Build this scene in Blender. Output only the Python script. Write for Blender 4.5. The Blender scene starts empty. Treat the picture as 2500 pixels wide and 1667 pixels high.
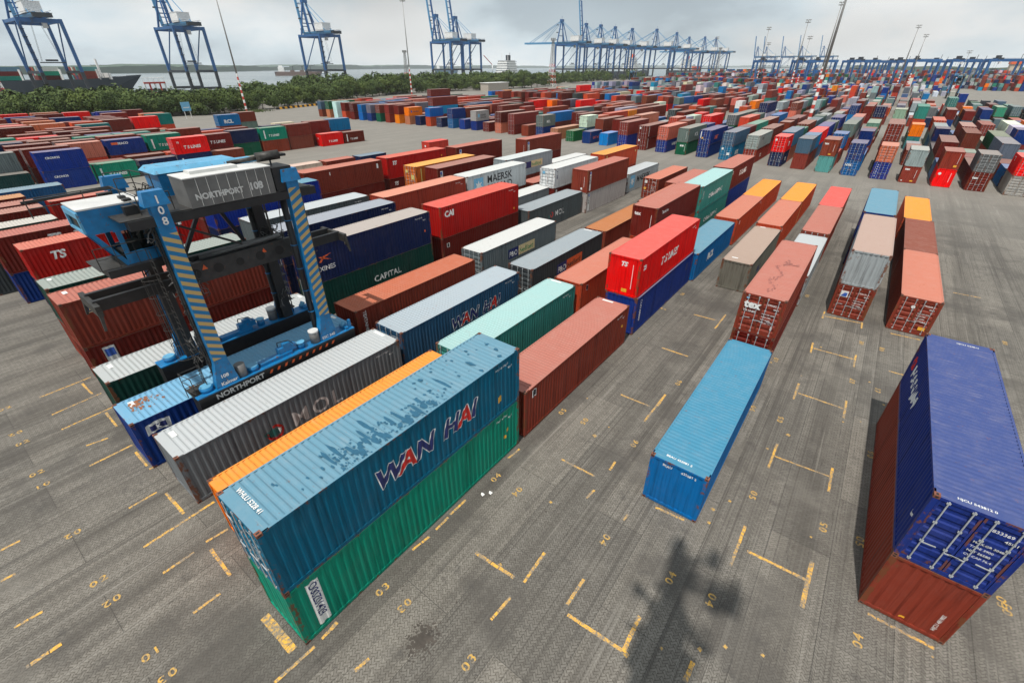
import bpy, bmesh, math, random
from mathutils import Vector, Matrix
from mathutils.bvhtree import BVHTree
R = math.radians
sc = bpy.context.scene
COL = sc.collection

HAZE = 0.00007
# ------------------------------------------------------------------ camera
cd = bpy.data.cameras.new('camera'); cam = bpy.data.objects.new('camera', cd); COL.objects.link(cam); sc.camera = cam
cd.sensor_width = 36.0; cd.lens = 36.0 * 1101.18 / 2500.0
cd.clip_start = 0.1; cd.clip_end = 20000
CAM = Vector((12.767, -1.9395, 16.9187))
YAW, PITCH, ROLL = -.65080, .54680, -.0008
fw = Vector((math.sin(YAW)*math.cos(PITCH), math.cos(YAW)*math.cos(PITCH), -math.sin(PITCH)))
rt = fw.cross(Vector((0, 0, 1))).normalized(); up = rt.cross(fw)
rt2 = rt*math.cos(ROLL) + up*math.sin(ROLL); up2 = up*math.cos(ROLL) - rt*math.sin(ROLL)
m = Matrix((rt2, up2, -fw)).transposed().to_4x4(); m.translation = CAM
cam.matrix_world = m

# ------------------------------------------------------------------ world, sun, exposure
SUN_FROM = Vector((.36, -2.62, 5.83)).normalized()
sun_el = math.asin(SUN_FROM.z); sun_az = math.atan2(SUN_FROM.x, SUN_FROM.y)
w = bpy.data.worlds.new('World'); sc.world = w; w.use_nodes = True
nt = w.node_tree; N = nt.nodes; Lk = nt.links
bg = N['Background']
sky = N.new('ShaderNodeTexSky'); sky.sky_type = 'NISHITA'; sky.sun_disc = False
sky.sun_elevation = sun_el; sky.sun_rotation = sun_az; sky.air_density = 1.0; sky.dust_density = 3.0; sky.ozone_density = 1.5
bg.inputs['Strength'].default_value = 0.11
tc = N.new('ShaderNodeTexCoord')
sep = N.new('ShaderNodeSeparateXYZ'); Lk.new(tc.outputs['Generated'], sep.inputs[0])
# clouds: project the direction on a high flat layer
zz = N.new('ShaderNodeMath'); zz.operation = 'MAXIMUM'; zz.inputs[1].default_value = .0; Lk.new(sep.outputs['Z'], zz.inputs[0])
za = N.new('ShaderNodeMath'); za.operation = 'ADD'; za.inputs[1].default_value = .34; Lk.new(zz.outputs[0], za.inputs[0])
dv = N.new('ShaderNodeVectorMath'); dv.operation = 'DIVIDE'; Lk.new(tc.outputs['Generated'], dv.inputs[0])
cz = N.new('ShaderNodeCombineXYZ'); [Lk.new(za.outputs[0], cz.inputs[i]) for i in range(3)]
Lk.new(cz.outputs[0], dv.inputs[1])
mp = N.new('ShaderNodeMapping'); mp.inputs['Scale'].default_value = (1, 1, 0); mp.inputs['Location'].default_value = (3.3, 1.2, 0); Lk.new(dv.outputs[0], mp.inputs[0])
nz = N.new('ShaderNodeTexNoise'); nz.inputs['Scale'].default_value = 1.1; nz.inputs['Detail'].default_value = 9; nz.inputs['Roughness'].default_value = .52; nz.inputs['Distortion'].default_value = .15
Lk.new(mp.outputs[0], nz.inputs['Vector'])
cr = N.new('ShaderNodeValToRGB'); cr.color_ramp.elements[0].position = .38; cr.color_ramp.elements[0].color = (5.4, 6.3, 6.9, 1)
cr.color_ramp.elements[1].position = .62; cr.color_ramp.elements[1].color = (10.2, 10.3, 10.2, 1)
e = cr.color_ramp.elements.new(.47); e.color = (7.4, 8.5, 9.1, 1); Lk.new(nz.outputs['Fac'], cr.inputs[0])
nz2 = N.new('ShaderNodeTexNoise'); nz2.inputs['Scale'].default_value = .5; nz2.inputs['Detail'].default_value = 3
mp2 = N.new('ShaderNodeMapping'); mp2.inputs['Scale'].default_value = (1, 1, 0); mp2.inputs['Location'].default_value = (9.1, 4.0, 0); Lk.new(dv.outputs[0], mp2.inputs[0]); Lk.new(mp2.outputs[0], nz2.inputs['Vector'])
dk = N.new('ShaderNodeMapRange'); dk.inputs[1].default_value = .38; dk.inputs[2].default_value = .62; dk.inputs[3].default_value = .66; dk.inputs[4].default_value = 1.1; Lk.new(nz2.outputs['Fac'], dk.inputs[0])
ml = N.new('ShaderNodeVectorMath'); ml.operation = 'SCALE'; Lk.new(cr.outputs[0], ml.inputs[0]); Lk.new(dk.outputs[0], ml.inputs['Scale'])
mx = N.new('ShaderNodeMix'); mx.data_type = 'RGBA'; mx.inputs[0].default_value = .86
Lk.new(sky.outputs[0], mx.inputs[6]); Lk.new(ml.outputs[0], mx.inputs[7]); Lk.new(mx.outputs[2], bg.inputs['Color'])

sl = bpy.data.lights.new('sun', 'SUN'); sl.energy = 4.8; sl.angle = R(.8); sl.color = (1, .95, .88)
so = bpy.data.objects.new('sun', sl); COL.objects.link(so); so.rotation_euler = (-SUN_FROM).to_track_quat('-Z', 'Y').to_euler(); so.location = (0, 0, 80)
vs = sc.view_settings; vs.view_transform = 'Standard'; vs.look = 'None'; vs.gamma = 1; vs.use_curve_mapping = False; vs.exposure = -0.18
sc.cycles.max_bounces = 6; sc.cycles.diffuse_bounces = 3; sc.cycles.glossy_bounces = 3

# ------------------------------------------------------------------ helpers
def tag(o, label=None, cat=None, group=None, kind=None):
    if label: o['label'] = label
    if cat: o['category'] = cat
    if group: o['group'] = group
    if kind: o['kind'] = kind
    return o
def link(o, parent=None):
    COL.objects.link(o)
    if parent: o.parent = parent
    return o
def empty(name, loc, rz=0, label=None, cat=None, group=None):
    o = bpy.data.objects.new(name, None); o.empty_display_size = .5; COL.objects.link(o)
    o.location = loc; o.rotation_euler = (0, 0, rz); return tag(o, label, cat, group)
def copy_tree(o, parent=None):
    c = o.copy(); COL.objects.link(c); c.parent = parent
    for ch in list(o.children): copy_tree(ch, c)
    return c
class MB:
    def __init__(s): s.v = []; s.f = []; s.m = []; s.mats = []; s.sm = []
    def mi(s, mat):
        if mat not in s.mats: s.mats.append(mat)
        return s.mats.index(mat)
    def face(s, pts, mat, smooth=False):
        b = len(s.v); s.v += [tuple(p) for p in pts]; s.f.append(tuple(range(b, b+len(pts)))); s.m.append(s.mi(mat)); s.sm.append(smooth)
    def box(s, x0, x1, y0, y1, z0, z1, mat, skip=''):
        b = len(s.v); s.v += [(x0,y0,z0),(x1,y0,z0),(x1,y1,z0),(x0,y1,z0),(x0,y0,z1),(x1,y0,z1),(x1,y1,z1),(x0,y1,z1)]
        F = dict(b=(0,3,2,1), t=(4,5,6,7), f=(0,1,5,4), r=(1,2,6,5), k=(2,3,7,6), l=(3,0,4,7))
        i = s.mi(mat)
        for k, q in F.items():
            if k in skip: continue
            s.f.append(tuple(b+j for j in q)); s.m.append(i); s.sm.append(False)
    def beam(s, a, b, wx, wy, mat, w2=None):
        """rectangular bar from a to b; w2 = taper factor at b"""
        a = Vector(a); b = Vector(b); d = (b-a).normalized()
        u = Vector((0, 0, 1)) if abs(d.z) < .95 else Vector((0, 1, 0))
        x = d.cross(u).normalized(); y = x.cross(d).normalized(); k = w2 or 1
        B = len(s.v)
        for p, q in ((a, 1), (b, k)):
            for sx, sy in ((-1,-1),(1,-1),(1,1),(-1,1)): s.v.append(tuple(p + x*sx*wx*q/2 + y*sy*wy*q/2))
        i = s.mi(mat)
        for q in ((0,3,2,1),(4,5,6,7),(0,1,5,4),(1,2,6,5),(2,3,7,6),(3,0,4,7)):
            s.f.append(tuple(B+j for j in q)); s.m.append(i); s.sm.append(False)
    def tube(s, a, b, r, mat, n=8, r2=None, cap=True):
        a = Vector(a); b = Vector(b); d = (b-a).normalized()
        u = Vector((0, 0, 1)) if abs(d.z) < .95 else Vector((0, 1, 0))
        x = d.cross(u).normalized(); y = x.cross(d).normalized(); r2 = r if r2 is None else r2
        B = len(s.v)
        for p, q in ((a, r), (b, r2)):
            for k in range(n):
                t = 2*math.pi*k/n; s.v.append(tuple(p + x*math.cos(t)*q + y*math.sin(t)*q))
        i = s.mi(mat)
        for k in range(n):
            j = (k+1) % n; s.f.append((B+k, B+n+k, B+n+j, B+j)); s.m.append(i); s.sm.append(n > 6)
        if cap:
            s.f.append(tuple(B+k for k in range(n))); s.m.append(i); s.sm.append(False)
            s.f.append(tuple(B+n+k for k in reversed(range(n)))); s.m.append(i); s.sm.append(False)
    def path(s, pts, r, mat, n=6):
        for p, q in zip(pts, pts[1:]): s.tube(p, q, r, mat, n)
    def mesh(s, name):
        me = bpy.data.meshes.new(name); me.from_pydata(s.v, [], s.f)
        for mt in s.mats: me.materials.append(mt)
        me.polygons.foreach_set('material_index', s.m); me.polygons.foreach_set('use_smooth', s.sm); me.update(); return me
    def obj(s, name, parent=None, loc=None):
        o = bpy.data.objects.new(name, s.mesh(name)); COL.objects.link(o)
        if parent: o.parent = parent
        if loc: o.location = loc
        return o

# ------------------------------------------------------------------ materials
def mat(name):
    m = bpy.data.materials.new(name); m.use_nodes = True; nt = m.node_tree
    return m, nt, nt.nodes, nt.links, nt.nodes['Principled BSDF']
def noise(N, L, vec, scale, detail=4, rough=.55, sc3=None, loc=None, dist=0):
    n = N.new('ShaderNodeTexNoise'); n.inputs['Scale'].default_value = scale; n.inputs['Detail'].default_value = detail; n.inputs['Roughness'].default_value = rough; n.inputs['Distortion'].default_value = dist
    if sc3 or loc:
        mp = N.new('ShaderNodeMapping')
        if sc3: mp.inputs['Scale'].default_value = sc3
        if loc: mp.inputs['Location'].default_value = loc
        L.new(vec, mp.inputs[0]); vec = mp.outputs[0]
    L.new(vec, n.inputs['Vector']); return n.outputs['Fac']
def ramp(N, L, fac, lo, hi, a=0., b=1.):
    r = N.new('ShaderNodeMapRange'); r.inputs[1].default_value = lo; r.inputs[2].default_value = hi; r.inputs[3].default_value = a; r.inputs[4].default_value = b
    L.new(fac, r.inputs[0]); return r.outputs[0]
def mixc(N, L, fac, a, b, mode='MIX'):
    x = N.new('ShaderNodeMix'); x.data_type = 'RGBA'; x.blend_type = mode
    for s, v in ((0, fac), (6, a), (7, b)):
        if hasattr(v, 'links') or hasattr(v, 'is_output'): L.new(v, x.inputs[s])
        else: x.inputs[s].default_value = v if s == 0 else (*v, 1)[:4]
    return x.outputs[2]
def mth(N, L, op, a, b=0.):
    x = N.new('ShaderNodeMath'); x.operation = op
    for s, v in ((0, a), (1, b)):
        if hasattr(v, 'is_output'): L.new(v, x.inputs[s])
        else: x.inputs[s].default_value = v
    return x.outputs[0]
def flat(name, c, rough=.5, metal=0, var=.25, scale=1.5, rust=0.):
    m, nt, N, L, P = mat(name); tc = N.new('ShaderNodeTexCoord'); oi = N.new('ShaderNodeObjectInfo')
    ad = N.new('ShaderNodeVectorMath'); ad.operation = 'ADD'; L.new(tc.outputs['Object'], ad.inputs[0])
    cb = N.new('ShaderNodeCombineXYZ'); r100 = mth(N, L, 'MULTIPLY', oi.outputs['Random'], 90.); L.new(r100, cb.inputs[0]); L.new(cb.outputs[0], ad.inputs[1])
    v = ad.outputs[0]
    f = noise(N, L, v, scale, 5)
    col = mixc(N, L, ramp(N, L, f, .3, .7), tuple(x*(1-var) for x in c), tuple(min(1, x*(1+var)) for x in c))
    if rust:
        g = noise(N, L, v, scale*2.2, 8, .7)
        col = mixc(N, L, ramp(N, L, g, .62-rust*.1, .68-rust*.1), col, (.12, .045, .02))
    L.new(col, P.inputs['Base Color']); P.inputs['Roughness'].default_value = rough; P.inputs['Metallic'].default_value = metal
    return m

def paint_mat(name, roof, attr=False):
    m, nt, N, L, P = mat(name); tc = N.new('ShaderNodeTexCoord'); oi = N.new('ShaderNodeObjectInfo')
    ad = N.new('ShaderNodeVectorMath'); ad.operation = 'ADD'; L.new(tc.outputs['Object'], ad.inputs[0])
    rnd = mth(N, L, 'MULTIPLY', oi.outputs['Random'], 173.)
    cb = N.new('ShaderNodeCombineXYZ'); [L.new(rnd, cb.inputs[i]) for i in range(3)]; L.new(cb.outputs[0], ad.inputs[1]); v = ad.outputs[0]
    if attr:
        at = N.new('ShaderNodeAttribute'); at.attribute_name = 'Col'; base = at.outputs['Color']
    else: base = oi.outputs['Color']
    if roof:
        if not attr: base = mixc(N, L, oi.outputs['Alpha'], base, (.42, .35, .31))
        # blotchy fading, transverse streaks, dark stains
        a = noise(N, L, v, 1.6, 9, .75)
        base = mixc(N, L, mth(N, L, 'MULTIPLY', ramp(N, L, a, .45, .72, 0, 1), (.26 if attr else mth(N, L, 'ADD', mth(N, L, 'MULTIPLY', oi.outputs['Alpha'], .35), .10))), base, (.46, .40, .36))
        st = noise(N, L, v, 1.0, 8, .72, (.8, 13, 1))
        base = mixc(N, L, ramp(N, L, st, .58, .70, 0, .20), base, (.50, .43, .38))
        dk = noise(N, L, v, 3.2, 9, .8, (.6, 1.5, 1), (5, 0, 0))
        base = mixc(N, L, ramp(N, L, dk, .60, .70, 0, .5), base, (.09, .06, .045), )
        ru = noise(N, L, v, 2.6, 8, .75, (1, 1.8, 1), (9, 3, 1))
        base = mixc(N, L, ramp(N, L, ru, .61, .70, 0, .7), base, (.20, .075, .03))
        P.inputs['Roughness'].default_value = .62
    else:
        a = noise(N, L, v, .7, 5, .6)
        base = mixc(N, L, ramp(N, L, a, .45, .78, 0, .08), base, (.20, .17, .15))
        # rain streaks running down
        st = noise(N, L, v, 1.0, 5, .65, (6, 6, .28))
        base = mixc(N, L, ramp(N, L, st, .50, .68, 0, .75), base, (.42, .40, .40), 'MULTIPLY'); s2 = noise(N, L, v, 1.0, 4, .6, (14, 14, .5), (3, 3, 3)); base = mixc(N, L, ramp(N, L, s2, .60, .72, 0, .5), base, (.50, .47, .45), 'MULTIPLY')
        ru = noise(N, L, v, 2.2, 8, .75, (1, 1, .6))
        if not attr:
            gs = N.new('ShaderNodeSeparateXYZ'); L.new(tc.outputs['Generated'], gs.inputs[0])
            ez = mth(N, L, 'ABSOLUTE', mth(N, L, 'SUBTRACT', gs.outputs[2], .5)); ey = mth(N, L, 'ABSOLUTE', mth(N, L, 'SUBTRACT', gs.outputs[1], .5))
            ed = mth(N, L, 'MAXIMUM', ramp(N, L, ez, .425, .50, 0, .13), mth(N, L, 'MULTIPLY', ramp(N, L, ey, .475, .490, 0, .15), ramp(N, L, mth(N, L, 'ABSOLUTE', mth(N, L, 'SUBTRACT', gs.outputs[0], .5)), .41, .44, 0, 1))); ru = mth(N, L, 'ADD', ru, ed)
        base = mixc(N, L, ramp(N, L, ru, .655, .70, 0, .85), base, (.15, .055, .025))
        P.inputs['Roughness'].default_value = .5
    L.new(base, P.inputs['Base Color'])
    P.inputs['Specular IOR Level'].default_value = .12
    bp = N.new('ShaderNodeBump'); bp.inputs['Strength'].default_value = .6; bp.inputs['Distance'].default_value = .05
    nn = noise(N, L, v, 1.1, 3, .45); L.new(nn, bp.inputs['Height']); L.new(bp.outputs[0], P.inputs['Normal'])
    return m
PAINT = paint_mat('container_paint', False); ROOF = paint_mat('container_roof_paint', True); PAINTA = paint_mat('stock_paint', False, True)
CAST = flat('rusty_casting', (.20, .075, .045), .7, .2, .5, 6)
BAR = flat('galvanised_bar', (.40, .42, .43), .5, .1, .2, 4)
GASK = flat('black_gasket', (.012, .012, .012), .6)
WOODF = flat('underfloor', (.03, .025, .02), .8)
WHITE = flat('white_letter_paint', (.72, .72, .70), .5, 0, .12, 5, .1)
def letter(name, c): return flat(name, c, .5, 0, .15, 5, .0)
INK = {'w': WHITE, 'navy': letter('navy_letter_paint', (.012, .02, .12)), 'red': letter('red_letter_paint', (.55, .015, .01)), 'black': letter('black_letter_paint', (.015, .015, .018)),
 'yel': letter('yellow_sticker', (.75, .38, .03)), 'cream': letter('cream_panel_paint', (.62, .50, .28)), 'sky': letter('sky_blue_panel_paint', (.16, .42, .62)),
 'orr': letter('orange_red_letter_paint', (.70, .12, .03)), 'teal': letter('teal_dark_paint', (.02, .12, .11)), 'ylw': letter('pale_yellow_panel', (.6, .5, .16)), 'blue': letter('blue_letter_paint', (.03, .10, .42)), 'dteal':letter('deep_blue_stain', (.02,.10,.17)), 'green': letter('green_letter_paint', (.03,.25,.10))}

# ------------------------------------------------------------------ containers
CW = 2.438
PER = .278; DEP = .036
def profile(L0, L1, per=PER):
    """list of (u, depth) breakpoints of the trapezoid corrugation from L0 to L1"""
    n = max(1, round((L1-L0)/per)); per = (L1-L0)/n; out = [(L0, 0)]
    for k in range(n):
        u = L0+k*per
        out += [(u+per*.13, 0), (u+per*.37, DEP), (u+per*.63, DEP), (u+per*.87, 0)]
    out.append((L1, 0)); return out
def pdepth(prof, u):
    for (a, da), (b, db) in zip(prof, prof[1:]):
        if a <= u <= b: return da+(db-da)*((u-a)/(b-a) if b > a else 0)
    return 0
def castings(mb, L, h, mt, only=None):
    for ix, sx in enumerate((-1, 1)):
        for sy in (-1, 1):
            for z0 in (-.004, h-.118+.006):
                x1 = sx*(CW/2+.004); x0 = x1-sx*.162; y1 = sy*(L/2+.004); y0 = y1-sy*.178
                if only is None or only == (sx, sy, z0 > 1):
                    mb.box(min(x0,x1), max(x0,x1), min(y0,y1), max(y0,y1), z0, z0+.118, mt)
                    if z0 > 1: mb.box(min(x0,x1)+.05, max(x0,x1)-.05, min(y0,y1)+.04, max(y0,y1)-.04, z0+.118, z0+.1185, GASK, 'b')
                    zc = z0+.06; xf = x1; mb.box(min(xf, xf+sx*.002), max(xf, xf+sx*.002), (y0+y1)/2-.05, (y0+y1)/2+.05, zc-.025, zc+.025, GASK)
                    yf = y1; mb.box((x0+x1)/2-.04, (x0+x1)/2+.04, min(yf, yf+sy*.002), max(yf, yf+sy*.002), zc-.028, zc+.028, GASK)
def body_mb(mb, L, h, ends):
    """ends = string of '-' and '+' : which end walls are corrugated blanks"""
    X = CW/2; Y = L/2; p = PAINT
    for sx in (-1, 1):
        for sy in (-1, 1):
            mb.box(min(sx*X, sx*(X-.15)), max(sx*X, sx*(X-.15)), min(sy*Y, sy*(Y-.17)), max(sy*Y, sy*(Y-.17)), .114, h-.112, p)
        a, b = sorted((sx*X, sx*(X-.06)))
        mb.box(a, b, -Y+.17, Y-.17, .02, .18, p); mb.box(a, b, -Y+.17, Y-.17, h-.09, h-.012, p)
        pr = profile(-Y+.17, Y-.17)
        for (u0, d0), (u1, d1) in zip(pr, pr[1:]):
            x0 = sx*(X-.008-d0); x1 = sx*(X-.008-d1)
            q = [(x0, u0, .18), (x1, u1, .18), (x1, u1, h-.09), (x0, u0, h-.09)]
            mb.face(q if sx > 0 else q[::-1], p)
    for sy in (-1, 1):
        a, b = sorted((sy*Y, sy*(Y-.10)))
        mb.box(-X+.15, X-.15, a, b, .03, .17, p); mb.box(-X+.15, X-.15, a, b, h-.12, h-.014, p)
        if ('-' if sy < 0 else '+') in ends:
            pr = profile(-X+.15, X-.15, .30)
            for (u0, d0), (u1, d1) in zip(pr, pr[1:]):
                y0 = sy*(Y-.02-d0); y1 = sy*(Y-.02-d1)
                q = [(u0, y0, .17), (u1, y1, .17), (u1, y1, h-.12), (u0, y0, h-.12)]
                mb.face(q if sy < 0 else q[::-1], p)
    mb.box(-X+.06, X-.06, -Y+.1, Y-.1, .06, .14, WOODF)
def roof_mb(mb, L, h, mt=None):
    mt = mt or ROOF; X = CW/2; Y = L/2
    zf = h-.012
    for sy in (-1, 1):
        a, b = sorted((sy*(Y-.012), sy*(Y-.36))); mb.box(-X+.01, X-.01, a, b, h-.03, zf, mt, 'b')
    pr = profile(-Y+.36, Y-.36, .232)
    for (u0, d0), (u1, d1) in zip(pr, pr[1:]):
        z0 = zf-d0*.95; z1 = zf-d1*.95
        mb.face([(-X+.06, u0, z0), (X-.06, u0, z0), (X-.06, u1, z1), (-X+.06, u1, z1)], mt)
    for sx in (-1, 1):
        a, b = sorted((sx*(X-.004), sx*(X-.075))); mb.box(a, b, -Y+.36, Y-.36, h-.03, zf+.003, mt, 'b')
def door_mb(mb, h, side, sy=-1, Y=0):
    """one door leaf on the end sy, side -1/+1"""
    X = CW/2-.16; a, b = sorted((side*.012, side*X)); yo = Y-.03; p = PAINT
    f = lambda y: sy*y
    def fc(pts): mb.face(pts if sy < 0 else pts[::-1], p)
    z0, z1 = .19, h-.135; n = 5 if h < 2.75 else 6
    zs = [z0, z0+.09]; hh = (z1-z0-.18)/n
    rows = []
    for k in range(n):
        u = z0+.09+k*hh; rows += [(u, 0), (u+hh*.22, 0), (u+hh*.34, .04), (u+hh*.66, .04), (u+hh*.78, 0)]
    rows = [(z0, 0)]+rows+[(z1, 0)]
    for (u0, d0), (u1, d1) in zip(rows, rows[1:]):
        y0 = f(yo-d0); y1 = f(yo-d1)
        fc([(a+.06, y0, u0), (b-.06, y0, u0), (b-.06, y1, u1), (a+.06, y1, u1)])
    ya, yb = sorted((f(yo+.012), f(yo-.045)))
    mb.box(a, a+.06, ya, yb, z0, z1, p); mb.box(b-.06, b, ya, yb, z0, z1, p)
    ya, yb = sorted((f(yo-.055), f(yo-.075)))
    mb.box(a-.008, b+.008, ya, yb, z0-.02, z1+.02, GASK)
def bars_mb(mb, h, side, sy=-1, Y=0, which=None):
    for k, xx in enumerate((.22, .78)):
        if which is not None and which != k: continue
        x = side*(.012+xx*1.05); y = sy*(Y+.012)
        mb.tube((x, y, .10), (x, y, h-.06), .021, BAR, 6)
        for zc in (.16, h*.36, h*.66, h-.13): mb.box(x-.05, x+.05, min(y, y-sy*.03), max(y, y-sy*.03), zc-.035, zc+.035, BAR)
        zc = .95 if k == 0 else 1.02
        mb.beam((x, sy*(Y+.03), zc), (x-side*.36, sy*(Y+.03), zc+.02), .022, .035, BAR)
CACHE = {}
def cached(key, fn):
    if key not in CACHE:
        mb = MB(); fn(mb); CACHE[key] = mb.mesh(key[0])
    return CACHE[key]
def text_geo(s, size, bold=.0, shear=0, space=1.0):
    key = ('txt', s, round(size, 3), bold, shear, space)
    if key in CACHE: return CACHE[key]
    cu = bpy.data.curves.new('t', 'FONT'); cu.body = s; cu.size = size; cu.offset = bold*size; cu.shear = shear; cu.space_character = space
    cu.align_x = 'LEFT'; cu.align_y = 'BOTTOM_BASELINE'; cu.resolution_u = 3
    o = bpy.data.objects.new('t', cu); COL.objects.link(o); dg = bpy.context.evaluated_depsgraph_get(); dg.update()
    me = bpy.data.meshes.new_from_object(o.evaluated_get(dg)); bpy.data.objects.remove(o); bpy.data.curves.remove(cu)
    V = [tuple(v.co) for v in me.vertices]; F = [tuple(p.vertices) for p in me.polygons]; bpy.data.meshes.remove(me)
    CACHE[key] = (V, F); return CACHE[key]
def quad_geo(w, h): return ([(0, 0, 0), (w, 0, 0), (w, h, 0), (0, h, 0)], [(0, 1, 2, 3)])
def place_geo(geo, mt, ox, oy, L, h, face, off=.004, stretch=1.0, rot=0, name='lettering', parent=None, conform=True, base=0):
    """lay flat artwork (x right, y up) on a container face; it follows the corrugation"""
    V, F = geo; bm = bmesh.new(); vs = []
    for x, y, z in V:
        if rot == 90: x, y = -y, x
        elif rot == -90: x, y = y, -x
        vs.append(bm.verts.new((x*stretch+ox, y+oy, 0)))
    for f in F:
        try: bm.faces.new([vs[i] for i in f])
        except ValueError: pass
    X = CW/2; Y = L/2
    if face in 'RL': prof = profile(-Y+.17, Y-.17); xs0 = -Y
    else: prof = profile(-X+.15, X-.15, .30); xs0 = -X
    # artwork coordinate u runs from the left edge of the face
    tot = L if face in 'RL' else CW
    if conform:
        us = [v.co.x for v in bm.verts]; lo, hi = min(us), max(us)
        for pu, d in prof:
            u = pu+tot/2
            if lo < u < hi: bmesh.ops.bisect_plane(bm, geom=bm.verts[:]+bm.edges[:]+bm.faces[:], plane_co=(u, 0, 0), plane_no=(1, 0, 0))
    for v in bm.verts:
        u = v.co.x; z = v.co.y; d = pdepth(prof, u-tot/2) if conform else 0
        o2 = off+base
        if face == 'R': v.co = (X-.008-d+o2, u-Y, z)
        elif face == 'L': v.co = (-X+.008+d-o2, Y-u, z)
        elif face == 'F': v.co = (u-X, -Y+.02+d-o2, z)
        elif face == 'D': v.co = (u-X, -Y+.014-o2, z)
    me = bpy.data.meshes.new(name); bm.to_mesh(me); bm.free(); me.materials.append(mt)
    o = bpy.data.objects.new(name, me); COL.objects.link(o); o.parent = parent
    return o

C_ = dict(brown=(.165,.033,.022), dred=(.125,.016,.012), rb=(.205,.042,.028), red=(.70,.010,.006), orr=(.46,.075,.04), org=(.78,.20,.02), salmon=(.50,.16,.11),
 wh=(.012,.11,.185), wh2=(.03,.085,.16), blue=(.012,.13,.34), lblue=(.03,.24,.46), royal=(.012,.03,.22), indigo=(.018,.04,.20), navy=(.010,.018,.065), kblue=(.010,.035,.17), steel=(.06,.13,.20),
 green=(0.0,.225,.15), dgreen=(.008,.045,.035), fgreen=(.01,.10,.045), mint=(.05,.22,.19), lmint=(.13,.26,.25), teal=(.01,.19,.15),
 dgrey=(.045,.052,.056), mgrey=(.155,.168,.178), grey=(.13,.155,.165), lgrey=(.33,.36,.37), white=(.66,.68,.68), cream=(.60,.52,.42), olive=(.16,.155,.13), palegreen=(.28,.36,.31))
def sat(c):
    m_ = sum(c)/3; return tuple(max(.003, m_+(v-m_)*1.12) for v in c)
C_ = {k: sat(v) for k, v in C_.items()}
NAMES = dict(brown='brown', dred='dark red', rb='red-brown', red='bright red', orr='orange-red', org='orange', salmon='salmon', wh='blue', wh2='grey-blue', blue='blue', lblue='light blue', royal='royal blue', indigo='violet-blue',
 navy='navy', kblue='dark blue', steel='steel blue', green='green', dgreen='dark green', fgreen='bottle green', mint='mint green', lmint='pale teal', teal='teal', dgrey='dark grey', mgrey='dark grey', grey='grey', lgrey='light grey', white='white', cream='cream', olive='olive grey', palegreen='pale green')
RC = dict(rust=(.42,.20,.10), pink=(.52,.235,.195), salm=(.62,.27,.20), white=(.74,.74,.73), lg=(.56,.59,.60), mg=(.36,.40,.42), tan=(.46,.41,.36), lb=(.23,.43,.55), bl=(.10,.36,.60), mint=(.55,.78,.76), red=(.75,.18,.14), org=(.85,.38,.08), slate=(.24,.30,.36), vio=(.10,.13,.42), gg=(.36,.40,.37), brown=(.30,.12,.09), steel=(.27,.37,.43))
RC = {k: tuple(c*f for c, f in zip(v, (.74, .63, .59) if v[0] > v[2]*1.25 else (.70, .71, .72))) for k, v in RC.items()}
RC.update(red=(.60,.10,.085), rust=(.38,.15,.06), bl=(.055,.215,.33), vio=(.05,.075,.21), mint=(.30,.47,.46), org=(.70,.26,.045), white=(.50,.51,.50), lb=(.12,.25,.33))
def dim(c): return tuple(v*(.76 if c[0] <= c[2]*1.25 else (.74, .64, .60)[i]) for i, v in enumerate(c))
WRITE = []
def W(o, face, geo, ink, u, z, **k): return place_geo(geo, INK[ink], u, z, o['_L'], o['_h'], face, parent=o, **k)
def outlined(face, s, ink, u, z, size, bold=.02, shear=0, stretch=1, ob=.05, back='w', space=1.0):
    def f(o):
        W(o, face, text_geo(s, size, bold+ob, shear, space), back, u, z, stretch=stretch, off=.004)
        W(o, face, text_geo(s, size, bold, shear, space), ink, u, z, stretch=stretch, off=.007, )
    return f
def T(face, s, ink, u, z, size, bold=.015, shear=0, stretch=1, rot=0, off=.005, space=1.0, conform=True):
    return lambda o: W(o, face, text_geo(s, size, bold, shear, space), ink, u, z, stretch=stretch, rot=rot, off=off, conform=conform)
def P(face, ink, u, z, w, h, off=.003, conform=True, name='painted_panel'):
    return lambda o: W(o, face, quad_geo(w, h), ink, u, z, off=off, conform=conform, name=name)
def G(face, V, ink, off=.005, name='emblem'):
    return lambda o: W(o, face, (V, [tuple(range(len(V)))]), ink, 0, 0, off=off, name=name)
def ring(face, ink, cx, cz, r0, r1, a0=0, a1=360, off=.005):
    n = 18; V = []; F = []
    for k in range(n+1):
        t = R(a0+(a1-a0)*k/n); V += [(cx+r0*math.cos(t), cz+r0*math.sin(t), 0), (cx+r1*math.cos(t), cz+r1*math.sin(t), 0)]
    for k in range(n): F.append((2*k, 2*k+1, 2*k+3, 2*k+2))
    return lambda o: W(o, face, (V, F), ink, 0, 0, off=off, name='emblem')
def star(face, ink, cx, cz, r, off=.007, n=7):
    V = [(cx, cz, 0)]+[(cx+(r if k % 2 == 0 else r*.45)*math.cos(math.pi*k/n+1.57), cz+(r if k % 2 == 0 else r*.45)*math.sin(math.pi*k/n+1.57), 0) for k in range(2*n)]
    F = [(0, k+1, (k+1) % (2*n)+1) for k in range(2*n)]
    return lambda o: W(o, face, (V, F), ink, 0, 0, off=off, name='emblem')
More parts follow.
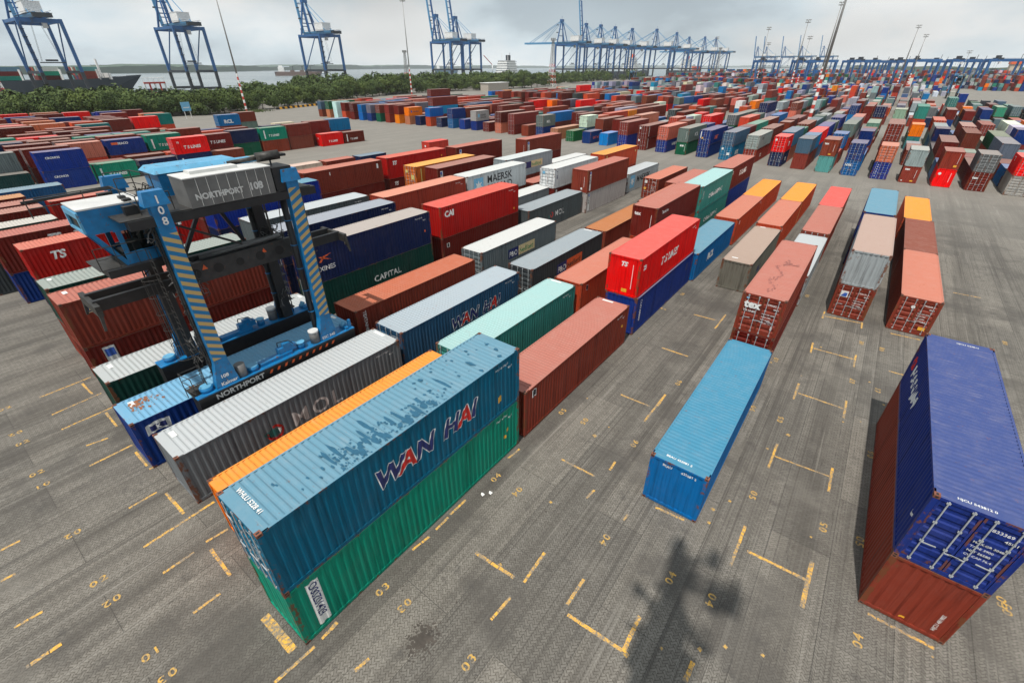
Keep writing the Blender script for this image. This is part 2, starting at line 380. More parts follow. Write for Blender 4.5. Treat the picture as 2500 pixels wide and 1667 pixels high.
def idmarks(u0=None, ink='w', seed=0):
    """number rows near the right top corner of the long side"""
    def f(o):
        L, h = o['_L'], o['_h']; u = L-1.75 if u0 is None else u0
        W(o, 'R', text_geo(('WHLU', 'TSLU', 'TEXU', 'KKFU', 'GESU', 'MOLU')[seed % 6]+' %06d' % ((seed*73471+410253) % 1000000), .15, .01), ink, u, h-.42, name='number')
        W(o, 'R', text_geo('45G1', .15, .01), ink, u+.9, h-.66, name='number')
    return f
def doormarks(seed=0, ink='w', top=None):
    def f(o):
        h = o['_h']; n = (seed*39119+520417) % 1000000
        W(o, 'D', text_geo('%06d %d' % (n, n % 9), .16, .012), ink, 1.50, h-.52, conform=False, name='number')
        W(o, 'D', text_geo('45G1', .14, .012), ink, 1.86, h-.74, conform=False, name='number')
        for k, s in enumerate(('MAX.GR 30480', 'TARE 3900', 'NET 26580', 'CU.CAP 76.4')): W(o, 'D', text_geo(s, .115, .01), ink, 1.33, h-1.15-k*.19, conform=False, name='number')
        if top: W(o, 'D', text_geo(top[0], top[1], .02), top[2], .22, h-.30-top[1], conform=False, name='lettering')
    return f
def rooftext(s, u, y, size=.19):
    def f(o):
        V, F = text_geo(s, size, .02); L, h = o['_L'], o['_h']
        me = bpy.data.meshes.new('roof_number'); me.from_pydata([(a-CW/2+u, b-L/2+y, h-.007) for a, b, _ in V], [], F); me.materials.append(WHITE)
        q = bpy.data.objects.new('roof_number', me); COL.objects.link(q); q.parent = o
    return f
def rooflab(u=.35, w=.95, y=.45, ink='w'):
    """white number plate painted on the front of the roof: u across, y from the front"""
    def f(o):
        L, h = o['_L'], o['_h']; mb = MB(); x0 = -CW/2+u
        mb.face([(x0, -L/2+y-.12, h-.008), (x0+w, -L/2+y-.12, h-.008), (x0+w, -L/2+y+.1, h-.008), (x0, -L/2+y+.1, h-.008)], INK[ink])
        mb.obj('roof_marking', o)
    return f
def rooflab_b(u=.35, w=.95, ink='w'):
    def f(o):
        L, h = o['_L'], o['_h']; mb = MB(); x0 = -CW/2+u
        mb.face([(x0, L/2-.32, h-.008), (x0+w, L/2-.32, h-.008), (x0+w, L/2-.12, h-.008), (x0, L/2-.12, h-.008)], INK[ink]); mb.obj('roof_marking', o)
    return f

BOX = []      # every container: dict
def A(x, y, z, L, h, c, front, roof, label, *wr, **k):
    BOX.append(dict(x=x, y=y, z=z, L={40: 12.192, 20: 6.058}[L], h=h, c=c, front=front, roof=roof, label=label, wr=wr, hand=True, **k))
def wanhai(u, z, s):
    def f(o):
        x = u
        for ch, ink, adv in (('W', 'navy', 1.06), ('A', 'red', .78), ('N', 'navy', 1.45), ('H', 'navy', .84), ('A', 'red', .80), ('I', 'navy', .5)):
            W(o, 'R', text_geo(ch, s, .065, .25), 'w', x, z, off=.004); W(o, 'R', text_geo(ch, s, .035, .25), ink, x, z, off=.008); x += adv*s*.86
    return f
HC, ST = 2.896, 2.591
# ---- the row of the big stack in front (x about 0)
A(0, 0, 0, 40, 2.93, 'green', 'b', None, 'green container at ground level under the large WAN HAI container, white sticker at its corner',
  P('R', 'w', .62, .30, .44, 2.3, .006), T('R', 'D00Z01429', 'navy', .70, 2.52, .40, .01, rot=-90, off=.010, space=.92), idmarks(seed=3), P('R', 'yel', 11.2, 1.5, .16, .2), P('R', 'yel', 11.0, 1.15, .16, .2))
A(0, 0, 2.93, 40, 2.95, 'wh', 'd', 'lb', 'large blue WAN HAI container with flaking pale blue roof, on top of the green one',
  wanhai(3.75, 1.15, 1.18), idmarks(seed=0), P('R', 'yel', 10.6, .75, .24, .34), rooftext('WHLU 5228 41', .35, .42, .22), P('D', 'w', .3, 2.2, .35, .2, .05, False), doormarks(1), stains=1)
A(0, 12.72, 0, 40, 2.95, 'rb', 'b', 'pink', 'red-brown container with pinkish roof right behind the green and WAN HAI stack',
  P('R', 'w', .66, 2.25, .34, .46), P('R', 'black', .70, 2.30, .26, .36, .006), P('R', 'yel', 11.3, 1.6, .18, .18), idmarks(seed=4), rooflab_b(.5, .8))
A(0, 26.2, 0, 40, 2.9, 'indigo', 'b', None, 'violet-blue container at ground level under the bright red T S LINES container',
  T('R', 'COSTAMARE', 'w', .85, 2.55, .3, .02, rot=-90), P('R', 'navy', 10.4, 1.6, .6, .7))
A(-.1, 26.2, 2.9, 40, 2.9, 'red', 'b', 'red', 'bright red T S LINES container with white TS logo, topmost on the violet-blue one',
  T('F', 'TS', 'w', .95, 2.2, .44, .05, .25), P('F', 'w', 1.86, .6, .045, 1.8), P('F', 'yel', 1.2, .28, .42, .26), T('R', 'TS', 'w', .55, 1.95, .46, .05, .25),
  T('R', 'T S LINES', 'w', 4.0, 1.25, .85, .035, .2), idmarks(seed=1))
A(.3, 38.75, 0, 40, ST, 'blue', 'b', 'lb', 'blue container with white RCL lettering and pale roof behind the red T S LINES one', T('R', 'RCL', 'w', 3.4, .95, .95, .05, .2, 1.2))
A(.5, 51.05, 0, 40, 2.9, 'orr', 'b', 'salm', 'orange-red container between the blue RCL one and an orange one', P('R', 'w', 1.0, 2.1, .3, .4), idmarks(seed=5))
A(.35, 63.4, 0, 40, 2.8, 'orr', 'b', 'org', 'orange-roofed container at the lane end of the row of the blue RCL one', P('R', 'ylw', .35, .2, .12, 2.4))
# x about 4.8
A(4.75, 38.9, 0, 40, ST, 'olive', 'b', 'tan', 'olive grey container with rusty sides standing alone at the front of its row', P('R', 'lg_', 2, .6, 3, 1.2) if False else T('R', 'P&O', 'navy', 3.2, .8, .8, .03), rooflab(.55, .5, 1.0), rooflab_b(.5, .5))
A(4.75, 51.1, 0, 40, 2.9, 'orr', 'b', 'salm', 'orange-red container behind the olive grey one', P('R', 'w', .8, 2.1, .3, .4))
A(4.75, 63.4, 0, 40, 2.9, 'orr', 'b', 'org', 'orange-roofed container behind the olive grey and orange-red pair, facing the lane', P('R', 'ylw', .35, .2, .12, 2.4))
# x about 9
A(9.0, 12.92, 0, 40, 2.65, 'blue', 'b', 'bl', 'sky blue container standing alone in front of the tex container, yellow line at its foot',
  T('F', 'BEAU', 'w', .55, 2.28, .17, .02, 0, 1), T('F', '422081 2', 'w', 1.35, 2.28, .17, .02), rooftext('BEAU 422081 2', .55, .30, .17), P('R', 'w', .25, .5, .05, 1.5))
A(8.8, 26.6, 0, 40, ST, 'dred', 'd', None, 'dark red container at ground level under the doors of the tex container')
A(8.8, 26.6, ST, 40, ST, 'rb', 'd', 'pink', 'red-brown container marked tex on its doors, stained pink roof, behind the sky blue one',
  doormarks(2), P('D', 'sky', .28, 2.25, .16, .1, .03, False), T('D', 'tex', 'w', .26, 1.72, .66, .05, off=.06, conform=False), P('D', 'w', 2.0, .55, .09, .25, .03, False), T('D', 'T S LINES', 'w', .26, 1.42, .17, .02, off=.03, conform=False), stains=2)
A(8.9, 38.85, 0, 40, ST, 'lgrey', 'b', 'lg', 'low light grey container behind the tex container')
A(8.95, 51.1, 0, 40, 2.9, 'rb', 'd', 'pink', 'red-brown container with dusky pink roof behind the low light grey one')
A(8.9, 63.3, 0, 40, 2.9, 'rb', 'b', 'red', 'pink-red roofed container at the lane end of the row behind the tex container')
# x about 13.4
A(13.4, 38.95, 0, 40, ST, 'rb', 'd', None, 'red-brown container with small white logo on its doors, under the rust-streaked white one',
  doormarks(6), P('D', 'w', .36, 1.62, .5, .5, .03, False), G('D', [(.42,1.68,0),(.62,1.98,0),(.80,1.98,0),(.80,1.68,0)], 'blue', .045))
A(13.4, 38.95, ST, 40, 2.7, 'lgrey', 'b', (.50,.42,.38), 'dirty white container with rust-streaked cream roof on top of a red-brown one', rusty=1)
A(13.3, 51.9, 0, 40, ST, 'navy', 'b', None, 'navy container at ground level under the blue one, behind the dirty white one')
A(13.3, 51.9, ST, 40, 2.7, 'kblue', 'b', 'lb', 'dark blue container with sky blue roof, upper tier behind the dirty white one', T('F', 'HJCU 431902', 'w', .5, 2.15, .2, .02))
# x about 17.3
A(17.25, 38.87, 0, 40, 2.75, 'rb', 'd', 'salm', 'red-brown container with closed doors and white disc at the front of the rightmost row',
  doormarks(7), ring('D', 'w', .95, 2.05, .0, .12, off=.03), P('D', 'yel', 1.75, .42, .4, .26, .03, False))
A(17.25, 51.1, 0, 40, 2.75, 'brown', 'b', 'brown', 'scuffed brown-roofed container between a salmon-roofed and an orange one on the right')
A(17.1, 63.35, 0, 40, 2.75, 'orr', 'b', 'org', 'orange-roofed container at the far end of the last row on the right')
A(17.34, 13.19, 0, 40, 2.9, 'rb', 'b', None, 'red-brown container under the violet-blue HANJIN one in the right foreground', T('F', 'HJCU 481902', 'w', 2.05, .4, .16, .01, rot=90), P('F', 'yel', 1.1, .25, .17, .09))
A(17.34, 13.19, 2.9, 40, 2.93, 'indigo', 'd', 'vio', 'violet-blue container with white lock rods, topmost in the right foreground',
  doormarks(8), rooftext('HJCU 543812 0', .55, .22, .14), rooftext('HJCU 543812', 1.1, 11.8, .14), T('L', 'HANJIN', 'w', 1.4, 1.25, .9, .03, .2, 1.05), ring('L', 'red', .85, 1.6, .12, .36), P('L', 'w', 11.3, 1.3, .3, .12), clr=(.012,.03,.185))
# x about -4.5
A(-4.4, .6, 0, 40, 2.9, 'org', 'b', 'org', 'orange container squeezed behind the WAN HAI stack and beside the big grey MOL one')
A(-4.7, 13.5, 0, 40, 2.9, 'mint', 'd', 'mint', 'mint green container with very pale roof behind the WAN HAI stack', rooflab_b(.4, .9), idmarks(seed=7))
A(-4.4, 26.1, 0, 40, 2.9, 'orr', 'b', 'salm', 'orange-red container partly hidden behind the bright red T S LINES one', P('R', 'w', .8, 2.1, .32, .44), P('R', 'black', .84, 2.14, .24, .36, .006))
A(-4.2, 39.2, 0, 40, 2.9, 'orr', 'b', None, 'orange-red container at ground level under the dark red tex container')
A(-4.2, 39.2, 2.9, 40, 2.9, 'dred', 'b', 'pink', 'dark red container with tex on its end, upper tier behind the T S LINES one',
  T('F', 'tex', 'w', .25, 2.05, .46, .04), P('F', 'w', 1.9, .9, .05, 1.3), T('R', 'Textainer', 'w', 1.4, 2.1, .42, .02))
A(-3.9, 51.6, 0, 40, 2.8, 'mint', 'b', None, 'mint green container at ground level behind the tex stack, below its pale twin', T('R', 'CHINA SHIPPING', 'w', 3.0, 1.0, .7, .03))
A(-3.9, 51.6, 2.8, 40, 2.8, 'mint', 'b', 'mint', 'mint green container with icy pale roof, upper tier behind the dark red tex one', T('R', 'CHINA SHIPPING', 'w', 3.0, 1.0, .7, .03), T('R', 'DVRU 151', 'w', .6, 2.2, .2, .01, rot=-90))
A(-4.1, 64.0, 0, 40, 2.8, 'indigo', 'b', None, 'violet-blue container under the brown T S LINES one beside the cross lane')
A(-4.1, 64.0, 2.8, 40, 2.9, 'dred', 'b', 'pink', 'brown T S LINES container on a violet-blue one beside the cross lane', T('F', 'TS', 'w', .9, 2.1, .5, .05, .25), T('R', 'TS', 'w', .6, 2.0, .5, .04, .2), T('R', 'T S LINES', 'w', 4.5, 1.3, .9, .04, .2))
# x about -9.3
A(-9.26, .3, 0, 40, 2.8, 'mgrey', 'b', (.54,.57,.58), 'dark grey MOL container with whitish roof and red ring emblem beside the orange one', 
  T('R', 'MOL', 'lt', 4.95, 1.02, 1.25, .01, 0, 1.0, space=1.25), ring('R', 'red', 4.05, 1.35, .30, .44, -200, 100), G('R', [(3.45,1.5,0),(3.75,1.15,0),(4.25,1.2,0),(4.2,1.5,0),(3.9,1.62,0)], 'teal'), G('R', [(4.2,1.5,0),(4.25,1.2,0),(4.45,1.5,0)], 'w'),
  rooflab(.4, .5, .6), rooflab_b(.4, .9), idmarks(seed=5))
A(-9.6, 12.95, 0, 40, 2.9, 'wh2', 'd', (.43,.50,.55), 'grey-roofed WAN HAI container between the mint green one and the one marked TEX', wanhai(4.3, 1.1, 1.2), idmarks(seed=0), doormarks(3))
A(-9.0, 26.15, 0, 40, 2.9, 'dgrey', 'd', (.34,.39,.42), 'dark grey P&O Nedlloyd container with orange panel behind the second WAN HAI one',
  P('R', 'navy', 3.9, 1.1, 1.6, 1.0), T('R', 'P&O', 'w', 4.0, 1.3, .72, .03, off=.008), P('R', 'orr', 5.5, 1.1, 2.7, 1.0), T('R', 'Nedlloyd', 'black', 5.58, 1.32, .70, .01, off=.008, stretch=.9), rooflab_b(.4, .9))
A(-9.3, 39.6, 0, 40, ST, 'rb', 'd', 'rust', 'container with a rust-orange blotched roof and doors, left of the dark red tex one')
A(-9.1, 52.3, 0, 40, 2.8, 'rb', 'b', 'salm', 'salmon-roofed container seen as a strip behind the rust-orange roofed one')
A(-10.4, 64.8, 0, 40, 2.8, 'rb', 'b', 'pink', 'pink-roofed container near the lane, left of the pale mint one')
# x about -13.7
A(-13.3, -.1, 0, 40, 2.75, 'kblue', 'b', (.20,.45,.66), 'dark blue container with white K flag and rust-spotted blue roof, under the carrier',
  G('R', [(.42,1.78,0),(.95,1.9,0),(1.45,1.78,0),(1.5,2.32,0),(1.0,2.42,0),(.47,2.32,0)], 'w'), P('R', 'navy', .62, 1.93, .68, .3, .008), T('R', 'K', 'w', .86, 1.97, .32, .04, off=.011), rooflab(.35, .55, .65), rooflab_b(.4, .5), stains=3)
A(-14.4, 13.1, 0, 40, 2.8, 'rb', 'b', (.56,.20,.12), 'red-brown container with orange-pink roof and TEX written down its side, behind the carrier', T('R', 'TEXTAINER', 'w', .62, 2.6, .34, .03, rot=-90))
A(-14.75, 26.6, 0, 40, 2.9, 'grey', 'd', 'white', 'white-roofed P&O Nedlloyd container with cream panel behind the TEX one',
  P('R', 'navy', 3.9, 1.1, 1.6, .95), T('R', 'P&O', 'w', 4.0, 1.3, .68, .03, off=.008), P('R', 'cream', 5.5, 1.1, 2.75, .95), T('R', 'Nedlloyd', 'green', 5.62, 1.30, .7, .01, off=.008, stretch=.9), white_side=1)
A(-13.9, 65.2, 0, 40, 2.9, 'rb', 'd', 'salm', 'red-brown container with stickered doors standing alone across the small aisle', doormarks(9), P('D', 'org_', 0, 0, .1, .1) if False else ring('D', 'yel', .45, 1.45, 0, .2, off=.03), P('D', 'w', .3, 2.2, .4, .4, .03, False))
# x about -18
A(-18.1, .3, 0, 40, 2.75, 'dgreen', 'b', (.52,.55,.55), 'dark green container with whitish roof on the far side of the carrier', rooflab(.35, .5, .7), rooflab_b(.5, .5))
A(-20.4, 13.9, 0, 40, 2.85, 'dgreen', 'd', None, 'dark green CAPITAL container under the navy XINES one', T('R', 'CAPITAL', 'w', 5.3, 1.25, .72, .02, space=1.05))
A(-20.4, 13.9, 2.85, 40, 2.9, 'navy', 'b', (.47,.42,.39), 'navy XINES container with beige roof and red cross emblem, on the CAPITAL one',
  T('R', 'XINES', 'w', .7, .85, .5, .02), G('R', [(.75,1.55,0),(.9,1.5,0),(1.25,1.8,0),(1.9,2.05,0),(1.2,1.95,0)], 'orr'), G('R', [(.8,1.95,0),(1.1,1.75,0),(1.85,1.55,0),(1.35,1.78,0),(1.0,1.95,0)], 'orr'), idmarks(seed=2), P('R', 'orr', 11.4, 1.2, .14, .2))
A(-20.3, 27.3, 0, 40, 2.85, 'dred', 'b', None, 'dark red container under the bright red CAI one', P('R', 'w', .62, 1.85, .34, .42), P('R', 'black', .66, 1.9, .26, .32, .006))
A(-20.3, 27.3, 2.85, 40, 2.95, 'red', 'b', (.72,.16,.13), 'bright red CAI container with pinkish roof on a dark red one', T('R', 'CAI', 'w', .62, 1.95, .75, .05), idmarks(seed=1), P('R', 'yel', 11.3, .45, .2, .2), clr=(.40,.008,.006))
A(-19.3, 40.2, 0, 40, 2.85, 'grey', 'b', 'mg', 'grey MOL container at the aisle behind the red CAI stack', T('R', 'MOL', 'w', 5.6, 1.05, .95, .01, 0, 1, space=1.2), ring('R', 'red', 4.85, 1.4, .22, .34, -200, 100), P('R', 'teal', 4.2, 1.1, .55, .35), clr=(.075,.09,.095))
A(-18.8, 52.7, 0, 40, ST, 'lgrey', 'b', None, 'scratched pale grey container with an upright logo strip under the red-brown one', P('R', 'w', .5, .15, .42, 2.2), T('R', 'K LINE', 'black', .6, 2.1, .36, .03, rot=-90, off=.008), P('R', 'blue', .56, 2.1, .3, .24, .008), rusty=1, clr=(.42,.38,.36))
A(-18.8, 52.7, ST, 40, 2.85, 'rb', 'b', 'pink', 'red-brown container with an upright white logo strip, topmost beside the aisle', P('R', 'w', .5, .2, .42, 2.4), T('R', 'K LINE', 'black', .6, 2.1, .36, .03, rot=-90, off=.008), P('R', 'blue', .56, 2.3, .3, .24, .008), P('F', 'w', 1.85, .7, .05, 1.3), P('F', 'w', 1.4, .35, .26, .26))
A(-19.2, 66.3, 0, 40, 2.8, 'grey', 'b', 'lg', 'light grey MAERSK container behind the pale grey and red-brown pair', P('R', 'sky', 1.0, .5, 1.7, 1.9), star('R', 'w', 1.85, 1.45, .72), T('R', 'MAERSK', 'black', 3.4, 1.15, 1.3, .02, 0, 1.1), clr=(.36,.39,.40))
# x about -23
A(-22.9, .6, 0, 40, 2.85, 'dred', 'b', None, 'dark red container with a white logo square, at ground level behind the carrier', P('R', 'w', .75, 1.2, .6, 1.4), P('R', 'blue', .82, 1.95, .46, .5, .008), T('R', 'J', 'black', .9, 1.3, .5, .04, off=.008))
A(-22.9, .6, 2.85, 40, 2.9, 'brown', 'b', (.50,.20,.16), 'red-brown container with long pink roof behind the carrier, small crest at its corner', P('R', 'cream', 1.0, 2.0, .5, .6), P('R', 'navy', 1.05, 2.05, .4, .5, .008), G('R', [(1.1,2.1,0),(1.4,2.3,0),(1.38,2.5,0),(1.15,2.35,0)], 'ylw', .011), rooflab(.35, .5, .7))
A(-25.9, 14.6, 0, 40, 2.8, 'navy', 'b', None, 'navy container at ground level below another navy one beside XINES')
A(-25.9, 14.6, 2.8, 40, 2.8, 'navy', 'd', (.36,.39,.44), 'navy container with dusty grey roof behind the XINES one', idmarks(seed=3))
A(-24.4, 40.6, 0, 40, 2.75, 'grey', 'b', 'white', 'white-roofed container between the CAI stack and the white MAERSK one', clr=(.2,.22,.23))
A(-23.6, 52.2, 0, 40, ST, 'dred', 'b', None, 'dark red container below the white one with closed white doors', P('R', 'w', .4, 1.4, .4, 1.0))
A(-23.6, 52.2, ST, 40, ST, 'white', 'd', 'white', 'white container with white doors on a dark red one', P('D', 'sky', .45, 1.8, .4, .35, .03, False), P('R', 'w', .5, .3, .35, 2.1), T('R', 'K LINE', 'navy', .55, 2.2, .34, .03, rot=-90, off=.008), white_side=1)
A(-22.8, 64.9, 0, 40, ST, 'orr', 'b', None, 'orange-red container at ground level under the orange-roofed one')
A(-22.8, 64.9, ST, 40, 2.85, 'orr', 'b', (.80,.42,.12), 'orange container with a pale yellow strip near the white-doored one', P('R', 'ylw', .7, .2, .25, 2.4), P('R', 'ylw', 11.3, 2.0, .3, .3))
# x about -27.6
A(-27.6, .8, 0, 40, ST, 'rb', 'b', None, 'red-brown container at ground level under the dark green one with grey roof')
A(-27.6, .8, ST, 40, 2.7, 'dgreen', 'b', (.34,.38,.35), 'dark green container with grey-green roof between the carrier cab and the pink roof', rooflab(.35, .4, .6))
A(-30.6, 15.0, 0, 40, ST, 'grey', 'b', None, 'grey container at ground level under the ribbed whitish roof one')
A(-30.6, 15.0, ST, 40, 2.9, 'dgrey', 'b', (.52,.56,.58), 'dark grey container with ribbed whitish roof behind the carrier legs', idmarks(seed=1), clr=(.09,.11,.115))
A(-28.3, 27.4, 0, 40, ST, 'brown', 'b', None, 'brown container under the long salmon-roofed one')
A(-28.3, 27.4, ST, 40, 2.95, 'orr', 'b', (.72,.36,.27), 'orange-red container with long salmon roof beside the MAERSK SEALAND one', idmarks(seed=3), clr=(.34,.045,.025))
A(-28.3, 39.9, 0, 40, ST, 'brown', 'b', None, 'brown container under the white MAERSK SEALAND one')
A(-28.3, 39.9, ST, 40, 2.95, 'white', 'b', 'white', 'white MAERSK SEALAND container with blue star panel', P('R', 'sky', 1.2, .5, 1.8, 2.0), star('R', 'w', 2.1, 1.5, .75), T('R', 'MAERSK', 'black', 3.7, 1.62, 1.25, .02, 0, 1.15), T('R', 'SEALAND', 'black', 3.7, .5, 1.25, .02, 0, .98), white_side=1, clr=(.50,.54,.55))
A(-31.9, 52.2, 0, 40, ST, 'rb', 'b', 'pink', 'red-brown container under the white P&O Nedlloyd one near the cross lane')
A(-31.9, 52.2, ST, 40, 2.85, 'grey', 'b', (.60,.64,.64), 'pale grey P&O Nedlloyd container with cream panel in the upper tier near the lane', P('R', 'navy', 4.4, 1.0, 1.9, .9), P('R', 'cream', 6.3, 1.0, 3.1, .95), T('R', 'Nedlloyd', 'green', 6.4, 1.2, .72, .01, off=.008, stretch=.95), clr=(.30,.35,.37))
A(-27.9, 53.5, 0, 40, ST, 'rb', 'b', 'pink', 'red-brown container low between the P&O Nedlloyd and the white-doored ones')
A(-34.4, 68.5, 0, 40, ST, 'white', 'b', 'white', 'white-roofed container low by the cross lane behind the P&O Nedlloyd one')
# further left
A(-38.6, 1.5, 0, 40, ST, 'navy', 'b', None, 'navy container at ground level under the bright red TS one at the left')
A(-38.6, 1.5, ST, 40, ST, 'red', 'b', (.68,.25,.19), 'bright red container with large white TS logo left of the carrier', T('R', 'TS', 'w', 1.4, 1.45, .85, .04, .25), P('R', 'w', 10.4, 2.0, .4, .3), clr=(.36,.006,.004))
A(-41.2, 16.0, 0, 40, ST, 'navy', 'b', None, 'navy container below the royal blue SEACO one seen between the carrier legs')
A(-41.2, 16.0, ST, 40, 2.95, 'royal', 'b', 'lb', 'royal blue SEACO container seen between the carrier legs', T('R', 'SEACO', 'w', 2.6, 2.0, .75, .05), T('R', 'Genstar', 'w', 9.9, 2.2, .4, .02))
A(-34.5, 29.5, 0, 40, ST, 'brown', 'b', 'salm', 'salmon-roofed container at ground level left of the long salmon roof')
A(-35.1, 41.6, 0, 40, ST, 'brown', 'b', None, 'brown container under the dark red one with upright white logo strip')
A(-35.1, 41.6, ST, 40, 2.9, 'dred', 'b', (.42,.24,.21), 'dark red container with upright white logo strip right of the orange-doored one', P('R', 'w', .5, .3, .45, 2.2), T('R', 'K LINE', 'black', .6, 2.1, .38, .03, rot=-90, off=.008), P('R', 'blue', .56, 2.1, .3, .3, .008))
A(-38.3, 40.7, 0, 40, ST, 'orr', 'b', None, 'orange-red container under the one with yellow-lettered orange doors')
A(-38.3, 40.7, ST, 40, 2.9, 'orr', 'd', (.85,.48,.14), 'container with bright orange doors and wavy orange roof', P('D', 'ylw', .35, 2.0, .5, .35, .03, False), P('D', 'ylw', 1.4, 1.2, .6, .6, .03, False), P('R', 'ylw', .9, .2, .14, 2.4), clr=(.55,.13,.02))
A(-41.6, 70.6, 0, 40, ST, 'dred', 'b', None, 'dark red container under another with logo strip at the corner of the cross lane')
A(-41.6, 70.6, ST, 40, 2.95, 'brown', 'b', 'pink', 'brown container with white upright logo strip at the corner of the cross lane', P('R', 'w', .55, .3, .5, 2.2), P('R', 'blue', .62, 2.1, .35, .35, .008), T('R', 'K LINE', 'black', .65, 2.1, .4, .03, rot=-90, off=.008), P('F', 'w', 1.85, .6, .05, 1.4))
A(-45.5, 56.2, 0, 40, ST, 'dred', 'b', None, 'dark red container under the brown one with logo strip behind the long red TS one')
A(-45.5, 56.2, ST, 40, 2.9, 'dred', 'b', 'pink', 'brown container with logo strip directly behind the long bright red TS one', P('R', 'w', .8, .3, .5, 2.2), P('R', 'blue', .87, 2.1, .35, .35, .008))
A(-46.4, 42.5, 0, 40, ST, 'dred', 'b', None, 'dark red container with TS mark under the long bright red TS one', T('R', 'TS', 'w', .9, 1.6, .7, .05, .25))
A(-46.4, 42.5, ST, 40, 2.95, 'red', 'b', (.68,.20,.16), 'long bright red TS container in the upper tier left of the orange doors', T('R', 'TS', 'w', .95, 1.9, .72, .05, .25), P('R', 'yel', 11.1, 1.9, .2, .2), clr=(.42,.006,.005))
A(-46.3, 29.3, 0, 40, ST, 'dred', 'b', None, 'dark red container under the ribbed brown one beyond the carrier')
A(-46.3, 29.3, ST, 40, 2.9, 'brown', 'b', (.55,.25,.20), 'ribbed brown container with salmon roof beyond the carrier, in front of the long TS one', P('R', 'w', 3.6, 2.1, .12, .4), P('R', 'w', 11.2, 1.9, .3, .6))
A(-46.3, 16.7, 0, 40, ST, 'dred', 'b', None, 'dark red container at ground level behind the carrier roof')
A(-46.3, 16.7, ST, 40, 2.9, 'brown', 'b', (.55,.25,.20), 'brown container hidden partly by the carrier roof beside SEACO')
A(-69.8, 73.0, 0, 20, ST, 'red', 'b', 'red', 'short bright red container alone at the edge of the wide pavement', P('F', 'w', .9, 1.5, .4, .4), clr=(.5,.04,.025))
A(-67.3, 38.8, 0, 20, ST, 'cream', 'b', (.68,.60,.54), 'short cream container with ribbed side at the pavement edge beyond the carrier')
A(-66.9, 45.4, 0, 20, ST, 'brown', 'b', 'pink', 'short brown container between the cream and the navy ones at the pavement edge')
A(-66.5, 52.3, 0, 20, ST, 'navy', 'b', 'slate', 'short navy container at the end of the row beside the wide pavement')
A(-61.2, 45.0, 0, 20, ST, 'red', 'b', (.66,.24,.20), 'short bright red container with pinkish roof beside the navy short one')
A(-61.6, 37.2, 0, 20, ST, 'rb', 'b', (.60,.36,.30), 'short pink-roofed container beside the cream one')
# far left columns of the near block
A(-42.4, .5, 0, 40, ST, 'kblue', 'b', None, 'dark blue container with white square at the left edge, ground level', P('R', 'w', 1.4, 1.5, .8, .6))
A(-42.4, .5, ST, 40, 2.9, 'dred', 'b', (.52,.22,.19), 'dark red T S LINES container at the left edge beside the bright red TS one', T('R', 'TS', 'w', 3.2, 1.9, .8, .05, .25), T('R', 'T S LINES', 'w', 4.9, 1.9, .7, .03, .2))
A(-46.4, -.6, 0, 20, ST, 'dgrey', 'b', None, 'dark grey short container under the whitish roof one at the left edge')
A(-46.4, -.6, ST, 20, 2.75, 'dgreen', 'b', (.60,.57,.52), 'short container with stained whitish roof at the left edge')
A(-51.7, -.4, 0, 20, ST, 'dred', 'b', None, 'short dark red container below its pink-roofed twin at the left edge')
A(-51.7, -.4, ST, 20, 2.85, 'dred', 'b', (.50,.30,.26), 'short dark red container with blotched pink roof at the left edge', P('R', 'w', 4.0, 1.7, .5, .35))
A(-55.3, -.3, 0, 20, ST, 'dred', 'b', None, 'short dark red container beneath a stained pink roof one at the left edge')
A(-55.3, -.3, ST, 20, 2.8, 'dred', 'b', (.50,.27,.23), 'short container with stained pink roof, second from the left edge')
A(-59.2, -.5, ST, 20, 2.8, 'dred', 'b', (.60,.36,.20), 'short container with rusty cream roof at the far left edge')
A(-59.2, -.5, 0, 20, ST, 'rb', 'b', None, 'short red-brown container beneath the rusty cream roof one')
A(-62.9, 3.4, 0, 20, ST, 'kblue', 'b', None, 'short dark blue container under another blue one by the left lane')
A(-62.9, 3.4, ST, 20, 2.85, 'steel', 'b', 'steel', 'short blue container with greyish roof by the left lane', clr=(.015,.09,.22))
A(-53.9, 6.4, 0, 20, ST, 'brown', 'b', None, 'short brown container under the red one behind the carrier cab')
A(-53.9, 6.4, ST, 20, 2.85, 'red', 'b', (.62,.27,.22), 'short red container with striped pink roof behind the carrier cab', T('R', 'TS', 'w', .8, 1.5, .7, .05, .2), clr=(.30,.012,.008))
INK['lt'] = letter('pale_grey_letter_paint', (.55, .52, .50))
rng = random.Random(11)
ORD = ['', 'first', 'second', 'third', 'fourth', 'fifth', 'sixth', 'seventh', 'eighth', 'ninth', 'tenth', 'eleventh', 'twelfth', 'thirteenth', 'fourteenth', 'fifteenth', 'sixteenth', 'seventeenth', 'eighteenth', 'nineteenth', 'twentieth']
def ordw(n):
    if n <= 20: return ORD[n]
    t = {2: 'twenty', 3: 'thirty', 4: 'forty', 5: 'fifty', 6: 'sixty', 7: 'seventy'}[n//10]
    return t+'-'+ORD[n % 10] if n % 10 else {2: 'twentieth', 3: 'thirtieth', 4: 'fortieth', 5: 'fiftieth', 6: 'sixtieth', 7: 'seventieth'}[n//10]
PAL = [('brown', 11), ('dred', 8), ('rb', 13), ('salmon', 3), ('orr', 6), ('red', 4), ('blue', 6), ('kblue', 4), ('navy', 3), ('steel', 4), ('lblue', 2), ('grey', 6), ('lgrey', 6), ('white', 3), ('dgrey', 3), ('fgreen', 3), ('mint', 3), ('lmint', 2), ('org', 3), ('indigo', 2), ('cream', 1), ('palegreen', 1)]
PALX = [c for c, n in PAL for _ in range(n)]
PALR = [c for c, n in PAL for _ in range(n) if c in ('brown', 'dred', 'rb', 'salmon', 'orr', 'red', 'blue', 'grey')]
